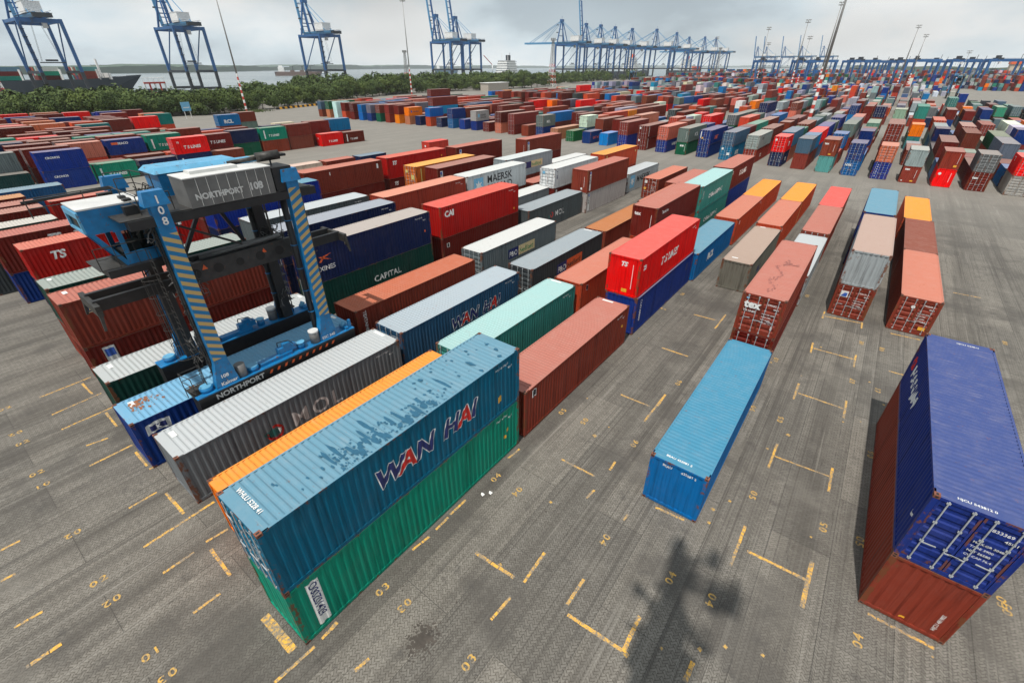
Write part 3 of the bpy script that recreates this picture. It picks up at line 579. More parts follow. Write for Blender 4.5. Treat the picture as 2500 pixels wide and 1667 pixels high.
def autoroof(c):
    b = C_[c]
    return None
def addb(x, y, z, L, h, c, front, where, wr=()):
    BOX.append(dict(x=x, y=y, z=z, L={40: 12.192, 20: 6.058}[L], h=h, c=c, front=front, roof=None, label=None, wr=wr, hand=False, where=where))
def stack(x, y, Ls, cols, fronts, where, wrs=None):
    """cols from ground up"""
    z = 0
    for k, c in enumerate(cols):
        h = ST if rng.random() < .5 else 2.8
        addb(x, y, z, Ls, h, c, fronts[k % len(fronts)], where+('' if len(cols) == 1 else (', lower', ', upper', ', topmost')[k]), (wrs or {}).get(k, ()))
        z += h
# ---- left yard: short containers beyond the left lane, columns parallel to the near ones
TSL = lambda s=.62: (T('R', 'T S LINES', 'w', 1.7, .75, s, .035, .15), P('R', 'w', .7, .4, .26, 1.7), )
L_ = {(-93.2, 12.5): (['kblue', 'kblue'], {0: (T('R', 'CRONOS', 'w', 1.1, 1.75, .42, .03),), 1: (T('R', 'CRONOS', 'w', 1.1, 1.75, .42, .03),)}),
 (-94.6, 19.2): (['teal'], {0: TSL()}), (-94.8, 25.8): (['navy'], {0: (T('R', 'XINES', 'w', 1.0, .7, .4, .02), G('R', [(1.0,1.5,0),(1.3,1.45,0),(2.1,1.95,0),(1.4,1.75,0)], 'orr'))}),
 (-94.4, 31.9): (['navy', 'red'], {0: TSL(.55), 1: (T('R', 'T S LINES', 'w', 1.6, .9, .72, .035, .15), T('R', 'TS', 'w', .6, 1.9, .4, .03, .2), T('F', 'TS', 'w', .5, 1.6, .4, .03, .2))}), (-94.6, 38.2): (['rb'], {}), (-94.6, 5.2): (['dgreen'], {}),
 (-98.6, 5.2): (['dred', 'grey'], {1: (T('R', 'MOL', 'w', 1.4, .9, .8, .02),)}), (-98.9, 12.2): (['dred', 'dred'], {}), (-98.9, -1.5): (['navy', 'dgrey'], {}),
 (-98.8, 19.0): (['rb'], {}), (-99.0, 38.4): (['brown', 'dred'], {1: (T('R', 'T S LINES', 'w', 1.7, .9, .72, .035, .15),)}), (-99.2, 25.6): (['brown'], {}), (-98.9, 32.0): (['orr'], {}),
 (-103.1, 24.1): (['rb', 'indigo'], {1: (P('R', 'orr', .8, 1.75, 1.0, .4), T('R', 'SEACO', 'w', 1.8, 1.75, .52, .04))}), (-103.1, 30.6): (['rb', 'teal'], {1: TSL()}), (-103.2, 17.6): (['orr', 'salmon'], {}), (-103, 11.0): (['dred', 'dred'], {}),
 (-107.6, 18.0): (['dred', 'dred'], {1: TSL(.6)}), (-107.6, 24.5): (['brown', 'brown'], {}), (-107.5, 11.5): (['rb', 'dred'], {}), (-107.7, 31): (['brown', 'dred'], {1: TSL()}), (-107.3, 5): (['brown', 'navy'], {}),
 (-101.2, 51.8): (['rb', 'teal'], {1: TSL(.6)}), (-101.3, 58.2): (['rb', 'brown'], {}), (-101.6, 45.3): (['fgreen', 'navy'], {}),
 (-103.5, 64.7): (['brown', 'dred'], {}), (-104.5, 71.6): (['brown', 'blue'], {}), (-99.9, 65.7): (['red'], {0: (T('R', 'T S LINES', 'w', 1.8, .8, .62, .035, .15), T('F', 'TS', 'w', .5, 1.6, .4, .03, .2))}), (-100.0, 72.2): (['dred'], {0: TSL(.55)}),
 (-112.2, 22.0): (['brown', 'teal'], {}), (-112.2, 15.4): (['dred', 'rb'], {}), (-112.3, 8.6): (['brown', 'navy'], {1: (T('R', 'HYUNDAI', 'w', 1.0, .7, .5, .03),)}), (-112.5, 28.5): (['brown', 'teal'], {}), (-112.2, 38.0): (['rb', 'brown'], {}), (-116.8, 11.0): (['brown', 'rb'], {}),
 (-116.9, 18.0): (['brown', 'dred'], {}), (-117, 25): (['kblue', 'kblue'], {}), (-117, 31.7): (['brown', 'brown'], {}), (-121.5, 15.5): (['rb', 'red'], {}), (-121.5, 24.0): (['rb', 'brown'], {}), (-121.5, 31): (['blue'], {}), (-126, 22): (['brown', 'dred'], {}), (-121, 9): (['rb', 'teal'], {}),
 (-126, 15): (['dred', 'brown'], {}), (-130.5, 18.5): (['rb', 'rb'], {}), (-130.5, 26.5): (['brown', 'brown'], {}), (-135, 22.5): (['rb', 'rb'], {}), (-106, 45): (['lblue'], {}), (-106, 51.6): (['cream'], {}), (-110.5, 45): (['kblue'], {}), (-110.5, 58): (['navy'], {}),
 (-115, 51.5): (['salmon'], {}), (-115, 60): (['indigo'], {}), (-119.5, 56): (['grey'], {}), (-124, 60): (['rb'], {}), (-128.5, 66): (['navy'], {}), (-119.5, 47): (['lmint'], {}), (-124, 52): (['blue'], {}), (-124, 44): (['lgrey'], {}), (-128.5, 50): (['orr'], {}),
 (-139.6, 59.5): (['rb', 'blue'], {1: (T('R', 'RCL', 'w', 1.5, .7, 1.2, .05, 0, 1.15),)}), (-144.5, 66.5): (['grey', 'brown'], {}), (-133, 58): (['brown'], {}), (-133, 51): (['kblue'], {}), (-112, 70): (['brown'], {}), (-133, 72): (['cream'], {}), (-116, 74): (['rb'], {}),
}
r9 = random.Random(9)
for kx in range(11):
    for ky in range(9):
        x_, y_ = -139.5-4.6*kx, -4+6.6*ky+r9.uniform(-.2, .2)
        if r9.random() < .86 and y_ > (x_+139)*-.35-8 and not (y_ > 44 and kx < 4): L_[(round(x_, 1), round(y_, 1))] = ([r9.choice(['brown', 'dred', 'rb', 'rb', 'brown', 'red', 'teal', 'kblue', 'orr', 'salmon']) for _ in range(r9.choice((1, 2, 2)))], {})
xs = {}
for (x, y) in L_:
    xs.setdefault(round(x/4.4), []).append(y)
keys = sorted(xs, reverse=True)
for (x, y), (cols, wr) in L_.items():
    r = keys.index(round(x/4.4))+1; s = sorted(xs[round(x/4.4)]).index(y)+1
    if r == 1: wh = f'in the left yard, {ordw(s)} along the row nearest the carrier'
    else: wh = f'in the left yard, {ordw(s)} along the {ordw(r)} row'
    stack(x, y, 20, cols, 'b' if rng.random() < .5 else 'd', wh, wr)
# ---- far yard: 46 rows across the lane, three blocks deep
FX = {1: (-169.6, 111), 17: (-91.1, 113.5), 20: (-75.6, 112.3), 28: (-33.9, 108.2), 34: (-4.55, 104.8), 40: (21.0, 101.4), 43: (34.2, 100), 47: (51.5, 98)}
kk = sorted(FX)
def fx(i):
    for a, b in zip(kk, kk[1:]):
        if a <= i <= b:
            t = (i-a)/(b-a); return FX[a][0]*(1-t)+FX[b][0]*t, FX[a][1]*(1-t)+FX[b][1]*t
# front stacks, ground first: colours, length, end type
FR = {1: ('rb steel', 20, 'b'), 2: ('salmon fgreen', 40, 'd'), 3: ('white white', 20, 'b'), 4: ('orr dred', 40, 'b'), 5: ('dred dred', 40, 'd'), 6: ('blue blue', 40, 'b'), 7: ('indigo grey', 40, 'b'), 8: ('fgreen rb', 40, 'd'), 9: ('rb brown', 40, 'b'), 10: ('org dred', 20, 'b'),
 11: ('salmon org', 20, 'b'), 12: ('navy', 20, 'b'), 13: ('orr blue', 20, 'b'), 14: ('navy', 20, 'd'), 15: ('blue kblue', 20, 'd'), 16: ('indigo', 20, 'b'), 17: ('indigo lgrey', 20, 'b'), 18: ('dred', 20, 'd'), 19: ('salmon dred', 40, 'd'), 20: ('dred rb', 40, 'd'), 21: ('rb', 40, 'b'),
 22: ('kblue grey', 20, 'd'), 23: ('salmon', 40, 'd'), 24: ('fgreen', 20, 'd'), 25: ('kblue', 20, 'b'), 26: ('lblue', 20, 'b'), 27: ('indigo rb', 40, 'd'), 28: ('dred dred', 40, 'd'), 29: ('indigo salmon', 40, 'd'), 30: ('fgreen grey', 40, 'b'), 31: ('kblue kblue', 40, 'd'), 32: ('blue steel', 40, 'd'), 33: ('rb lgrey', 40, 'd'),
 34: ('navy red', 20, 'd'), 35: ('rb steel', 20, 'b'), 36: ('lmint rb', 20, 'b'), 37: ('blue indigo', 20, 'd'), 38: ('indigo salmon', 20, 'd'), 39: ('rb lgrey', 20, 'b'), 40: ('red rb', 20, 'b'), 41: ('dred grey', 20, 'd'), 42: ('lgrey red', 20, 'd'), 43: ('brown', 40, 'b'), 44: ('dred', 40, 'b'), 45: ('rb navy', 20, 'b'), 46: ('brown', 20, 'b')}
FW = {(11, 1): (P('R', 'blue', .8, 1.0, .6, .6), T('R', 'Hapag-Lloyd', 'navy', 1.9, 1.1, .5, .02)), (17, 1): (P('R', 'sky', .8, 1.0, .8, .9), T('R', 'MAERSK', 'black', 2.0, 1.3, .7, .02), T('R', 'SEALAND', 'black', 2.0, .7, .6, .02)), (22, 1): (T('R', 'MOL', 'w', 1.7, .9, .9, .02),), (25, 0): (T('R', 'UNIT 45', 'orr', 1.4, 1.0, .8, .02),),
 (34, 1): (T('R', 'TS', 'w', 2.0, 1.0, 1.1, .05), P('D', 'w', .3, 2.0, .35, .35, .03, False)), (34, 0): (T('R', 'T.S', 'w', 2.6, .8, .9, .05), P('F', 'w', 1.8, .6, .05, 1.5)), (36, 1): (T('F', 'tex', 'w', .3, 1.95, .5, .04), P('F', 'yel', 1.3, .25, .4, .2), P('F', 'w', 1.9, .8, .05, 1.2)), (39, 0): (T('F', 'tex', 'w', .3, 2.0, .5, .04), P('F', 'yel', 1.5, .25, .4, .2), P('F', 'w', 1.9, .8, .05, 1.3), P('F', 'w', .3, .25, .2, .15)),
 (40, 1): (P('F', 'yel', 1.7, .3, .4, .3), P('F', 'w', 2.0, .8, .04, 1.5)), (40, 0): (ring('F', 'w', .5, 2.0, 0, .2), P('F', 'w', 1.9, .8, .05, 1.4)), (41, 0): (T('D', 'tex', 'w', .3, 1.8, .5, .04, off=.03, conform=False),), (42, 1): (T('D', 'TS', 'w', 1.5, 2.0, .6, .05, off=.03, conform=False), T('L', 'TS', 'w', 1.2, 1.6, .8, .04)),
 (30, 1): (T('R', 'MOL', 'w', 4.2, .9, 1.1, .02), P('F', 'w', 1.9, .7, .05, 1.5)), (30, 0): (P('F', 'w', .9, 1.7, .35, .35), P('F', 'w', 1.35, 1.7, .35, .35), P('F', 'w', 2.0, .7, .05, 1.5)), (31, 1): (P('D', 'w', .25, 1.2, .18, 1.3, .03, False), P('D', 'yel', .55, 1.1, .3, .3, .03, False), T('R', 'UNIT', 'orr', 3, .8, 1.1, .02)), (32, 0): (P('D', 'w', .3, 2.0, .4, .4, .03, False), P('D', 'w', 1.5, 1.0, .55, .5, .03, False), T('R', 'NYK', 'w', 3, .8, 1.2, .04)),
 (33, 0): (T('R', 'T.S', 'w', 4, .8, .9, .04), P('F', 'w', 1.9, .7, .05, 1.5)), (33, 1): (T('R', 'LINES', 'black', 2.6, 1.6, .6, .02),), (28, 1): (P('D', 'w', .35, 1.9, .4, .4, .03, False), P('R', 'w', .7, .3, .25, 2.2)), (28, 0): (P('D', 'w', .35, 1.9, .4, .4, .03, False), P('R', 'w', .7, .3, .25, 2.2)), (29, 0): (T('R', 'HANJIN', 'w', 3.5, 1.2, .9, .03),), (37, 0): (T('D', 'NYK', 'w', .3, 1.6, .5, .04, off=.03, conform=False),), (38, 0): (P('F', 'w', .6, .2, .1, 2.2),)}
def lev(c): return c.split()
BW = ['', 'far yard', 'second far yard', 'third far yard']
for i in range(1, 47):
    x, y0 = fx(i)
    for b in (1, 2, 3):
        if b == 1: y = y0; yend = y0+76
        elif b == 2: y = y0+105; yend = y+76
        else: y = y0+210; yend = y+70
        xr = x
        if b == 2 and i > 45: continue
        if b == 3 and (i > 40 or i < 4): continue
        s = 0
        while y+6 < yend:
            s += 1
            if b == 1 and s == 1:
                cols, L, fr = FR[i]; cols = cols.split()
            else:
                L = 40 if (rng.random() < .62 and y+12 < yend) else 20
                n = rng.choices((0, 1, 2, 3), (.07, .34, .55, .04))[0] if b < 3 else rng.choices((0, 1, 2, 3), (.05, .25, .5, .2))[0]
                pal = PALR if (i < 26 and rng.random() < .6) else PALX
                if b == 3 and rng.random() < .35: pal = ['lgrey', 'grey', 'white', 'lgrey']
                cols = [rng.choice(pal) for _ in range(n)]; fr = 'd' if rng.random() < .5 else 'b'
            wh = f'{ordw(i)} row from left, {ordw(s)} from the lane, {BW[b]}'
            if cols: stack(xr+rng.uniform(-.12, .12), y, L, cols, fr, wh, {k: FW[(i, k)] for k in range(len(cols)) if (b == 1 and s == 1 and (i, k) in FW)})
            y += {40: 12.192, 20: 6.058}[L]+rng.uniform(.25, .7)
# ---- which ones show largest: cast one ray per pixel cell
def boxes_bvh(bl):
    V = []; F = []
    for b in bl:
        x0, y0, z0 = b['x'], b['y'], b['z']; x1, y1, z1 = x0+CW, y0+b['L'], z0+b['h']; k = len(V)
        V += [(x0,y0,z0),(x1,y0,z0),(x1,y1,z0),(x0,y1,z0),(x0,y0,z1),(x1,y0,z1),(x1,y1,z1),(x0,y1,z1)]
        F += [(k,k+3,k+2,k+1),(k+4,k+5,k+6,k+7),(k,k+1,k+5,k+4),(k+1,k+2,k+6,k+5),(k+2,k+3,k+7,k+6),(k+3,k,k+4,k+7)]
    return BVHTree.FromPolygons(V, F)
bv = boxes_bvh(BOX); cnt = [0]*len(BOX)
for py in range(90, 1667, 4):
    for px in range(0, 2500, 4):
        d = (fw*1 + rt2*((px-1250)/1101.18) + up2*(-(py-833.5)/1101.18))
        h_ = bv.ray_cast(CAM, d)
        if h_[2] is not None: cnt[h_[2]//6] += 1
for b, c in zip(BOX, cnt): b['px'] = c
HAND = [b for b in BOX if b['hand'] and b['px'] > 0]
rest = sorted([b for b in BOX if not b['hand']], key=lambda b: -b['px'])
n_ind = 300-len(HAND)
IND = [b for b in rest[:n_ind] if b['px'] > 0]
STOCK = [b for b in BOX if b not in HAND and b not in IND and not (b['hand'])]
HID = [b for b in BOX if b['hand'] and b['px'] == 0]
STOCK += HID
print('hand', len(HAND), 'individual', len(IND), 'stock', len(STOCK), 'hidden hand', len(HID), 'smallest', IND[-1]['px'])

def vary(c, r, k=.12): return tuple(max(0, min(1, v*(1+r.uniform(-k, k)))) for v in c)
def build_container(b):
    L, h = b['L'], b['h']; cx, cy = b['x']+CW/2, b['y']+L/2
    dist = (Vector((cx, cy, b['z']))-CAM).length; r = random.Random(int(cx*97+cy*31+b['z']*7))
    col = b.get('clr') or C_[b['c']]
    if not b['hand']: col = vary(col, r, .2)
    door = b['front'] == 'd'
    tier = 0 if dist < 62 and b['hand'] else (1 if (dist < 140 or b['wr']) else 2)
    nm = 'shipping_container'
    grp = 'shipping containers stacked in the yard'
    rc = b['roof']
    if isinstance(rc, str): rc = RC[rc]
    elif rc is not None: rc = dim(rc)
    if tier == 2:
        me = cached(('shipping_container', L, round(h, 3), door, 'full'), lambda mb: (body_mb(mb, L, h, '+' if door else '-+'), roof_mb(mb, L, h), [door_mb(mb, h, s, -1, L/2) for s in (-1, 1)] if door else None, [bars_mb(mb, h, s, -1, L/2) for s in (-1, 1)] if door else None))
        o = bpy.data.objects.new(nm, me); COL.objects.link(o); o.location = (cx, cy, b['z']+.012)
        o.color = (*col, .22+.35*r.random()); tag(o, b['label'], 'shipping container', grp); return o
    o = empty(nm, (cx, cy, b['z']+.012), 0, b['label'], 'shipping container', grp)
    o['_L'] = L; o['_h'] = h
    def part(name, key, fn, color=col, alpha=.5):
        p = bpy.data.objects.new(name, cached((name, L, round(h, 3))+key, fn)); COL.objects.link(p); p.parent = o; p.color = (*color, alpha); return p
    cast_in = tier == 1
    def bf(mb):
        body_mb(mb, L, h, '+' if door else '-+')
        if cast_in: castings(mb, L, h, CAST)
    part('body', (door, cast_in), bf)
    if rc is not None: part('roof', (), lambda mb: roof_mb(mb, L, h), rc, 0.0)
    else: part('roof', (), lambda mb: roof_mb(mb, L, h), col, .40)
    if door:
        for s in (-1, 1):
            d = part('door', (s,), lambda mb: door_mb(mb, h, s, -1, L/2))
            if tier == 0:
                for k in (0, 1):
                    q = bpy.data.objects.new('lock_rod', cached(('lock_rod', L, round(h, 3), s, k), lambda mb: bars_mb(mb, h, s, -1, L/2, k))); COL.objects.link(q); q.parent = d
            else:
                q = bpy.data.objects.new('lock_rods', cached(('lock_rods', L, round(h, 3), s), lambda mb: bars_mb(mb, h, s, -1, L/2))); COL.objects.link(q); q.parent = d
    if tier == 0:
        for sx in (-1, 1):
            for sy in (-1, 1):
                for tp in (False, True):
                    if not tp and b['z'] > 0: pass
                    part('corner_casting', (sx, sy, tp), lambda mb: castings(mb, L, h, CAST, (sx, sy, tp)))
    for f in b['wr']: f(o)
    del o['_L']; del o['_h']; b['obj'] = o; return o
seen = {}
for b in HAND+IND:
    if not b['label']:
        nmn = NAMES[b['c']]; ln = 'long' if b['L'] > 7 else 'short'
        b['label'] = f"{nmn} {ln} container, {b['where']}"
    seen[b['label']] = seen.get(b['label'], 0)+1
    o = build_container(b)
dup = [k for k, v in seen.items() if v > 1]
if dup: print('DUPLICATE LABELS', dup[:10])
for k in seen:
    if len(k.split()) > 16: print('LONG', len(k.split()), k)

# ---- flaked paint, puddle stains and rust patches that have a shape of their own, on three roofs
def blotch(bm, cx, cy, z, r, rg, n=9, sx=1, sy=1):
    vs = [bm.verts.new((cx+math.cos(2*math.pi*k/n)*r*sx*rg.uniform(.6, 1.15), cy+math.sin(2*math.pi*k/n)*r*sy*rg.uniform(.6, 1.15), z)) for k in range(n)]
    bm.faces.new(vs)
def roof_stains(o, L, h, specs, mt, name):
    rf = [c for c in o.children if c.name.startswith('roof')][0]; rf.data = rf.data.copy(); rf.data.materials.append(mt); mi = len(rf.data.materials)-1
    bm = bmesh.new(); bm.from_mesh(rf.data); rg = random.Random(5); z = h-.0085; n0 = len(bm.faces)
    for (u, y, r, sx, sy) in specs: blotch(bm, u-CW/2, y-L/2, z+rg.random()*.001, r, rg, sx=sx, sy=sy)
    bm.faces.ensure_lookup_table()
    for f in bm.faces[n0:]: f.material_index = mi
    bm.to_mesh(rf.data); bm.free()
rg = random.Random(3)
for b in HAND:
    st = b.get('stains'); o = b['obj'] if 'obj' in b else None
    if st == 1:
        sp = []
        for k in range(13): sp.append((rg.uniform(1.2, 2.1)-.2*(k % 2), 2.9+k*.232*(1 if k % 3 else 2)+k*.12, .085, rg.uniform(4, 8), 1.0))
        for k in range(30): sp.append((2.2-abs(rg.gauss(0, .22)), 3.6+rg.random()*3.6, rg.uniform(.08, .17), rg.uniform(1, 1.8), .7))     # flaked strips between the ribs
        for k in range(190):
            t = rg.random(); sp.append((2.35-rg.random()**1.5*1.1, 2.9+t*4.9, rg.uniform(.012, .07), 1, 1))
        for k in range(26): sp.append((rg.uniform(.2, 2.2), rg.uniform(7, 11.6), rg.uniform(.03, .10), rg.uniform(.7, 1.8), rg.uniform(.7, 1.3)))
        for k in range(10): sp.append((rg.uniform(.8, 2.2), rg.uniform(1.2, 3.2), rg.uniform(.04, .09), 1.4, .7))
        roof_stains(o, b['L'], b['h'], sp, INK['dteal'], 'flaked_paint')
    elif st == 2:
        sp = [(1.15+.25*math.sin(k*.13)+rg.gauss(0, .10), 1+k*.055, rg.uniform(.015, .055), rg.uniform(.6, 1.6), rg.uniform(.8, 3.2)) for k in range(120)]
        sp += [(1.5+rg.gauss(0, .25), 6.6+rg.gauss(0, .25), rg.uniform(.03, .09), 2, .7) for k in range(22)]
        roof_stains(o, b['L'], b['h'], sp, flat('dark_roof_stain', (.30, .105, .085), .7), 'dark_stain')
    elif st == 3:
        sp = [(.5+abs(rg.gauss(0, .5)), .5+abs(rg.gauss(0, .6)), rg.uniform(.015, .10), 1.3, .8) for k in range(90)]+[(1.6+rg.gauss(0, .16), 3.1+rg.gauss(0, .1), rg.uniform(.03, .1), 1.6, .7) for k in range(10)]
        roof_stains(o, b['L'], b['h'], sp, flat('rust_patch', (.24, .095, .04), .8), 'rust_patch')

# ------------------------------------------------------------------ the stock too many to build singly (and deck cargo, far yards)
SV = []; SF = []; SC = []
def sbox(x, y, z, lx, ly, h, col, roof=None):
    k = len(SV); x1, y1, z1 = x+lx, y+ly, z+h
    SV.extend([(x,y,z),(x1,y,z),(x1,y1,z),(x,y1,z),(x,y,z1),(x1,y,z1),(x1,y1,z1),(x,y1,z1)])
    for q in ((4,5,6,7),(0,1,5,4),(1,2,6,5),(2,3,7,6),(3,0,4,7)): SF.append(tuple(k+j for j in q))
    rf = roof or tuple(a*.62+b_*.38 for a, b_ in zip(col, (.40, .33, .30)))
    SC.extend([rf]+[col]*4)
r4 = random.Random(4)
for b in STOCK:
    rc = b['roof']; rc = RC[rc] if isinstance(rc, str) else (dim(rc) if rc else None)
    sbox(b['x'], b['y'], b['z']+.01, CW, b['L'], b['h']-.02, vary(b.get('clr') or C_[b['c']], r4, .2), rc)
def yard(x0, x1, y0, y1, hi, pal, dens=.9, dx=2.9, gap=7):
    x = x0; k = 0
    while x < x1:
        y = y0
        while y < y1:
            L = 12.19 if r4.random() < .6 else 6.06
            n = r4.randint(1, hi) if r4.random() < dens else 0
            c0 = r4.choice(pal)
            for q in range(n): sbox(x, y, q*2.6, CW, L, 2.55, vary(C_[c0 if r4.random() < .45 else r4.choice(pal)], r4, .2))
            y += L+.5
        k += 1; x += dx if k % 6 else gap
GP = ['lgrey', 'grey', 'white', 'lgrey', 'steel', 'indigo', 'rb', 'lgrey']
yard(-215, -70, 412, 440, 2, GP); yard(-60, 40, 430, 520, 2, GP+['white', 'orr'], .6, 4.5)
yard(-210, -60, 470, 560, 3, PALX+GP); yard(-170, 60, 600, 680, 4, PALX+GP*3); yard(-230, -120, 620, 760, 4, PALX); yard(-110, 210, 720, 820, 5, PALX+GP*2); yard(-260, 240, 900, 990, 5, PALX, .8, 4); yard(60, 200, 560, 700, 4, PALX+['navy', 'kblue']*4)
yard(95, 190, 420, 520, 3, PALX, .5)
# deck cargo of the ship at the quay
for j in range(9):
    for row in range(8):
        for lv in range(3):
            if r4.random() < .86: sbox(-483+row*2.6, -60+j*21+(0 if j % 2 else 1), 9.2+lv*2.6, CW, 12.19, 2.55, vary(C_[r4.choice(['rb', 'brown', 'orr', 'rb', 'teal', 'kblue', 'lmint', 'white', 'dred'])], r4, .2))
me = bpy.data.meshes.new('container_stock'); me.from_pydata(SV, [], SF); ca = me.color_attributes.new('Col', 'FLOAT_COLOR', 'CORNER')
buf = []
for c in SC: buf += [*c, 1.0]*4
ca.data.foreach_set('color', buf); me.materials.append(PAINTA); me.update()
o = bpy.data.objects.new('container_stock', me); COL.objects.link(o)
tag(o, 'dense mass of stacked containers of every colour filling the far yards', 'containers', None, 'stuff')
print('stock boxes', len(SC)//5)

# ------------------------------------------------------------------ ground
def ground_mat():
    m, nt, N, L, P = mat('block_paving'); tc = N.new('ShaderNodeTexCoord'); v = tc.outputs['Object']
    sp = N.new('ShaderNodeSeparateXYZ'); L.new(v, sp.inputs[0]); X, Y = sp.outputs[0], sp.outputs[1]
    # zig-zag interlocking joints
    tri = N.new('ShaderNodeMath'); tri.operation = 'PINGPONG'; tri.inputs[1].default_value = .12; L.new(X, tri.inputs[0])
    yy = mth(N, L, 'ADD', Y, tri.outputs[0]); tri2 = N.new('ShaderNodeMath'); tri2.operation = 'PINGPONG'; tri2.inputs[1].default_value = .06; L.new(yy, tri2.inputs[0])
    xx = mth(N, L, 'ADD', X, mth(N, L, 'MULTIPLY', tri2.outputs[0], .8))
    cb = N.new('ShaderNodeCombineXYZ'); L.new(xx, cb.inputs[0]); L.new(yy, cb.inputs[1])
    br = N.new('ShaderNodeTexBrick'); br.inputs['Scale'].default_value = 1; br.inputs['Brick Width'].default_value = .24; br.inputs['Row Height'].default_value = .12; br.inputs['Mortar Size'].default_value = .013; br.inputs['Mortar Smooth'].default_value = .3
    br.inputs['Color1'].default_value = (.172, .160, .140, 1); br.inputs['Color2'].default_value = (.225, .211, .186, 1); br.inputs['Mortar'].default_value = (.082, .072, .060, 1); br.inputs['Bias'].default_value = 0
    L.new(cb.outputs[0], br.inputs['Vector']); col = br.outputs['Color']
    b2_ = N.new('ShaderNodeTexBrick'); b2_.inputs['Scale'].default_value = 1; b2_.inputs['Brick Width'].default_value = 7.3; b2_.inputs['Row Height'].default_value = 2.15; b2_.inputs['Mortar Size'].default_value = .018; b2_.inputs['Bias'].default_value = 0
    b2_.inputs['Color1'].default_value = (.74, .74, .74, 1); b2_.inputs['Color2'].default_value = (1.12, 1.11, 1.09, 1); b2_.inputs['Mortar'].default_value = (.5, .5, .5, 1)
    cb2 = N.new('ShaderNodeCombineXYZ'); L.new(Y, cb2.inputs[0]); L.new(mth(N, L, 'ADD', X, .9), cb2.inputs[1]); L.new(cb2.outputs[0], b2_.inputs['Vector']); col = mixc(N, L, 1.0, col, b2_.outputs['Color'], 'MULTIPLY')
    # tyre-darkened tracks along the rows, made darker towards the left
    tr = noise(N, L, v, 1, 4, .6, (.55, .018, 1)); lf = ramp(N, L, X, 1.5, 10, .12, -.02); tr = mth(N, L, 'ADD', tr, mth(N, L, 'MULTIPLY', lf, .45)); col = mixc(N, L, ramp(N, L, tr, .48, .66, 0, .62), col, (.058, .052, .045)); tt = noise(N, L, v, 1, 3, .5, (6.5, .022, 1), (1, 9, 0)); col = mixc(N, L, ramp(N, L, tt, .585, .62, 0, .42), col, (.05, .044, .038))
    tr2 = noise(N, L, v, 1, 5, .65, (2.6, .07, 1), (4, 2, 0)); col = mixc(N, L, ramp(N, L, tr2, .53, .68, 0, .5), col, (.060, .055, .049))
    lt = noise(N, L, v, 1, 6, .7, (2.8, .06, 1), (8, 7, 0)); col = mixc(N, L, ramp(N, L, lt, .57, .70, 0, .5), col, (.32, .30, .265))
    bl = noise(N, L, v, .16, 7, .62); col = mixc(N, L, ramp(N, L, bl, .52, .60, 0, .62), col, (.072, .066, .059))
    b2 = noise(N, L, v, .9, 8, .72, None, (3, 9, 0)); col = mixc(N, L, ramp(N, L, b2, .57, .68, 0, .6), col, (.06, .056, .052))
    b3 = noise(N, L, v, .33, 6, .6, None, (13, 5, 0)); col = mixc(N, L, ramp(N, L, b3, .54, .72, 0, .28), col, (.28, .26, .225))
    gr = noise(N, L, v, 14, 4, .75, None, (7, 1, 0)); col = mixc(N, L, ramp(N, L, gr, .40, .75, 0, .4), col, (.09, .083, .073)); cr_ = noise(N, L, v, 1, 3, .5, (3.2, .05, 1), (2, 8, 0)); col = mixc(N, L, ramp(N, L, mth(N, L, 'ABSOLUTE', mth(N, L, 'SUBTRACT', cr_, .5)), 0, .006, .65, 0), col, (.04, .036, .032)); sk = noise(N, L, v, 5.5, 3, .6, None, (1, 2, 0)); col = mixc(N, L, ramp(N, L, sk, .68, .72, 0, .7), col, (.045, .042, .04))
    # far pavement (cross lanes) is pale worn concrete
    far = ramp(N, L, Y, 60, 105, 0, .6); far = mth(N, L, 'MAXIMUM', far, ramp(N, L, X, -34, -70, 0, .6)); col = mixc(N, L, far, col, (.255, .24, .212))
    L.new(col, P.inputs['Base Color']); P.inputs['Roughness'].default_value = .82; P.inputs['Specular IOR Level'].default_value = .3
    bp = N.new('ShaderNodeBump'); bp.inputs['Strength'].default_value = .35; bp.inputs['Distance'].default_value = .005; L.new(br.outputs['Fac'], bp.inputs['Height']); bp.invert = True; L.new(bp.outputs[0], P.inputs['Normal'])
    return m
GM = ground_mat()
def sheet(name, pts, z, mt, kind='structure', thick=0):
    mb = MB(); mb.face([(x, y, z) for x, y in pts], mt)
    o = mb.obj(name); tag(o, None, None, None, kind); return o
sheet('ground', [(-446, -400), (900, -400), (2600, 9000), (-60, 9000), (-300, 1500), (-375, 640), (-446, 520)], 0, GM)
mb = MB(); QW = flat('quay_concrete', (.28, .27, .25), .8)
for (a, b_) in (((-446, -400), (-446, 520)), ((-446, 520), (-375, 640)), ((-375, 640), (-300, 1500)), ((-300, 1500), (-60, 9000))):
    mb.face([(a[0], a[1], -4), (a[0], a[1], -.0), (b_[0], b_[1], -.0), (b_[0], b_[1], -4)], QW)
tag(mb.obj('quay_wall'), 'concrete quay edge between the cranes and the river', 'quay')
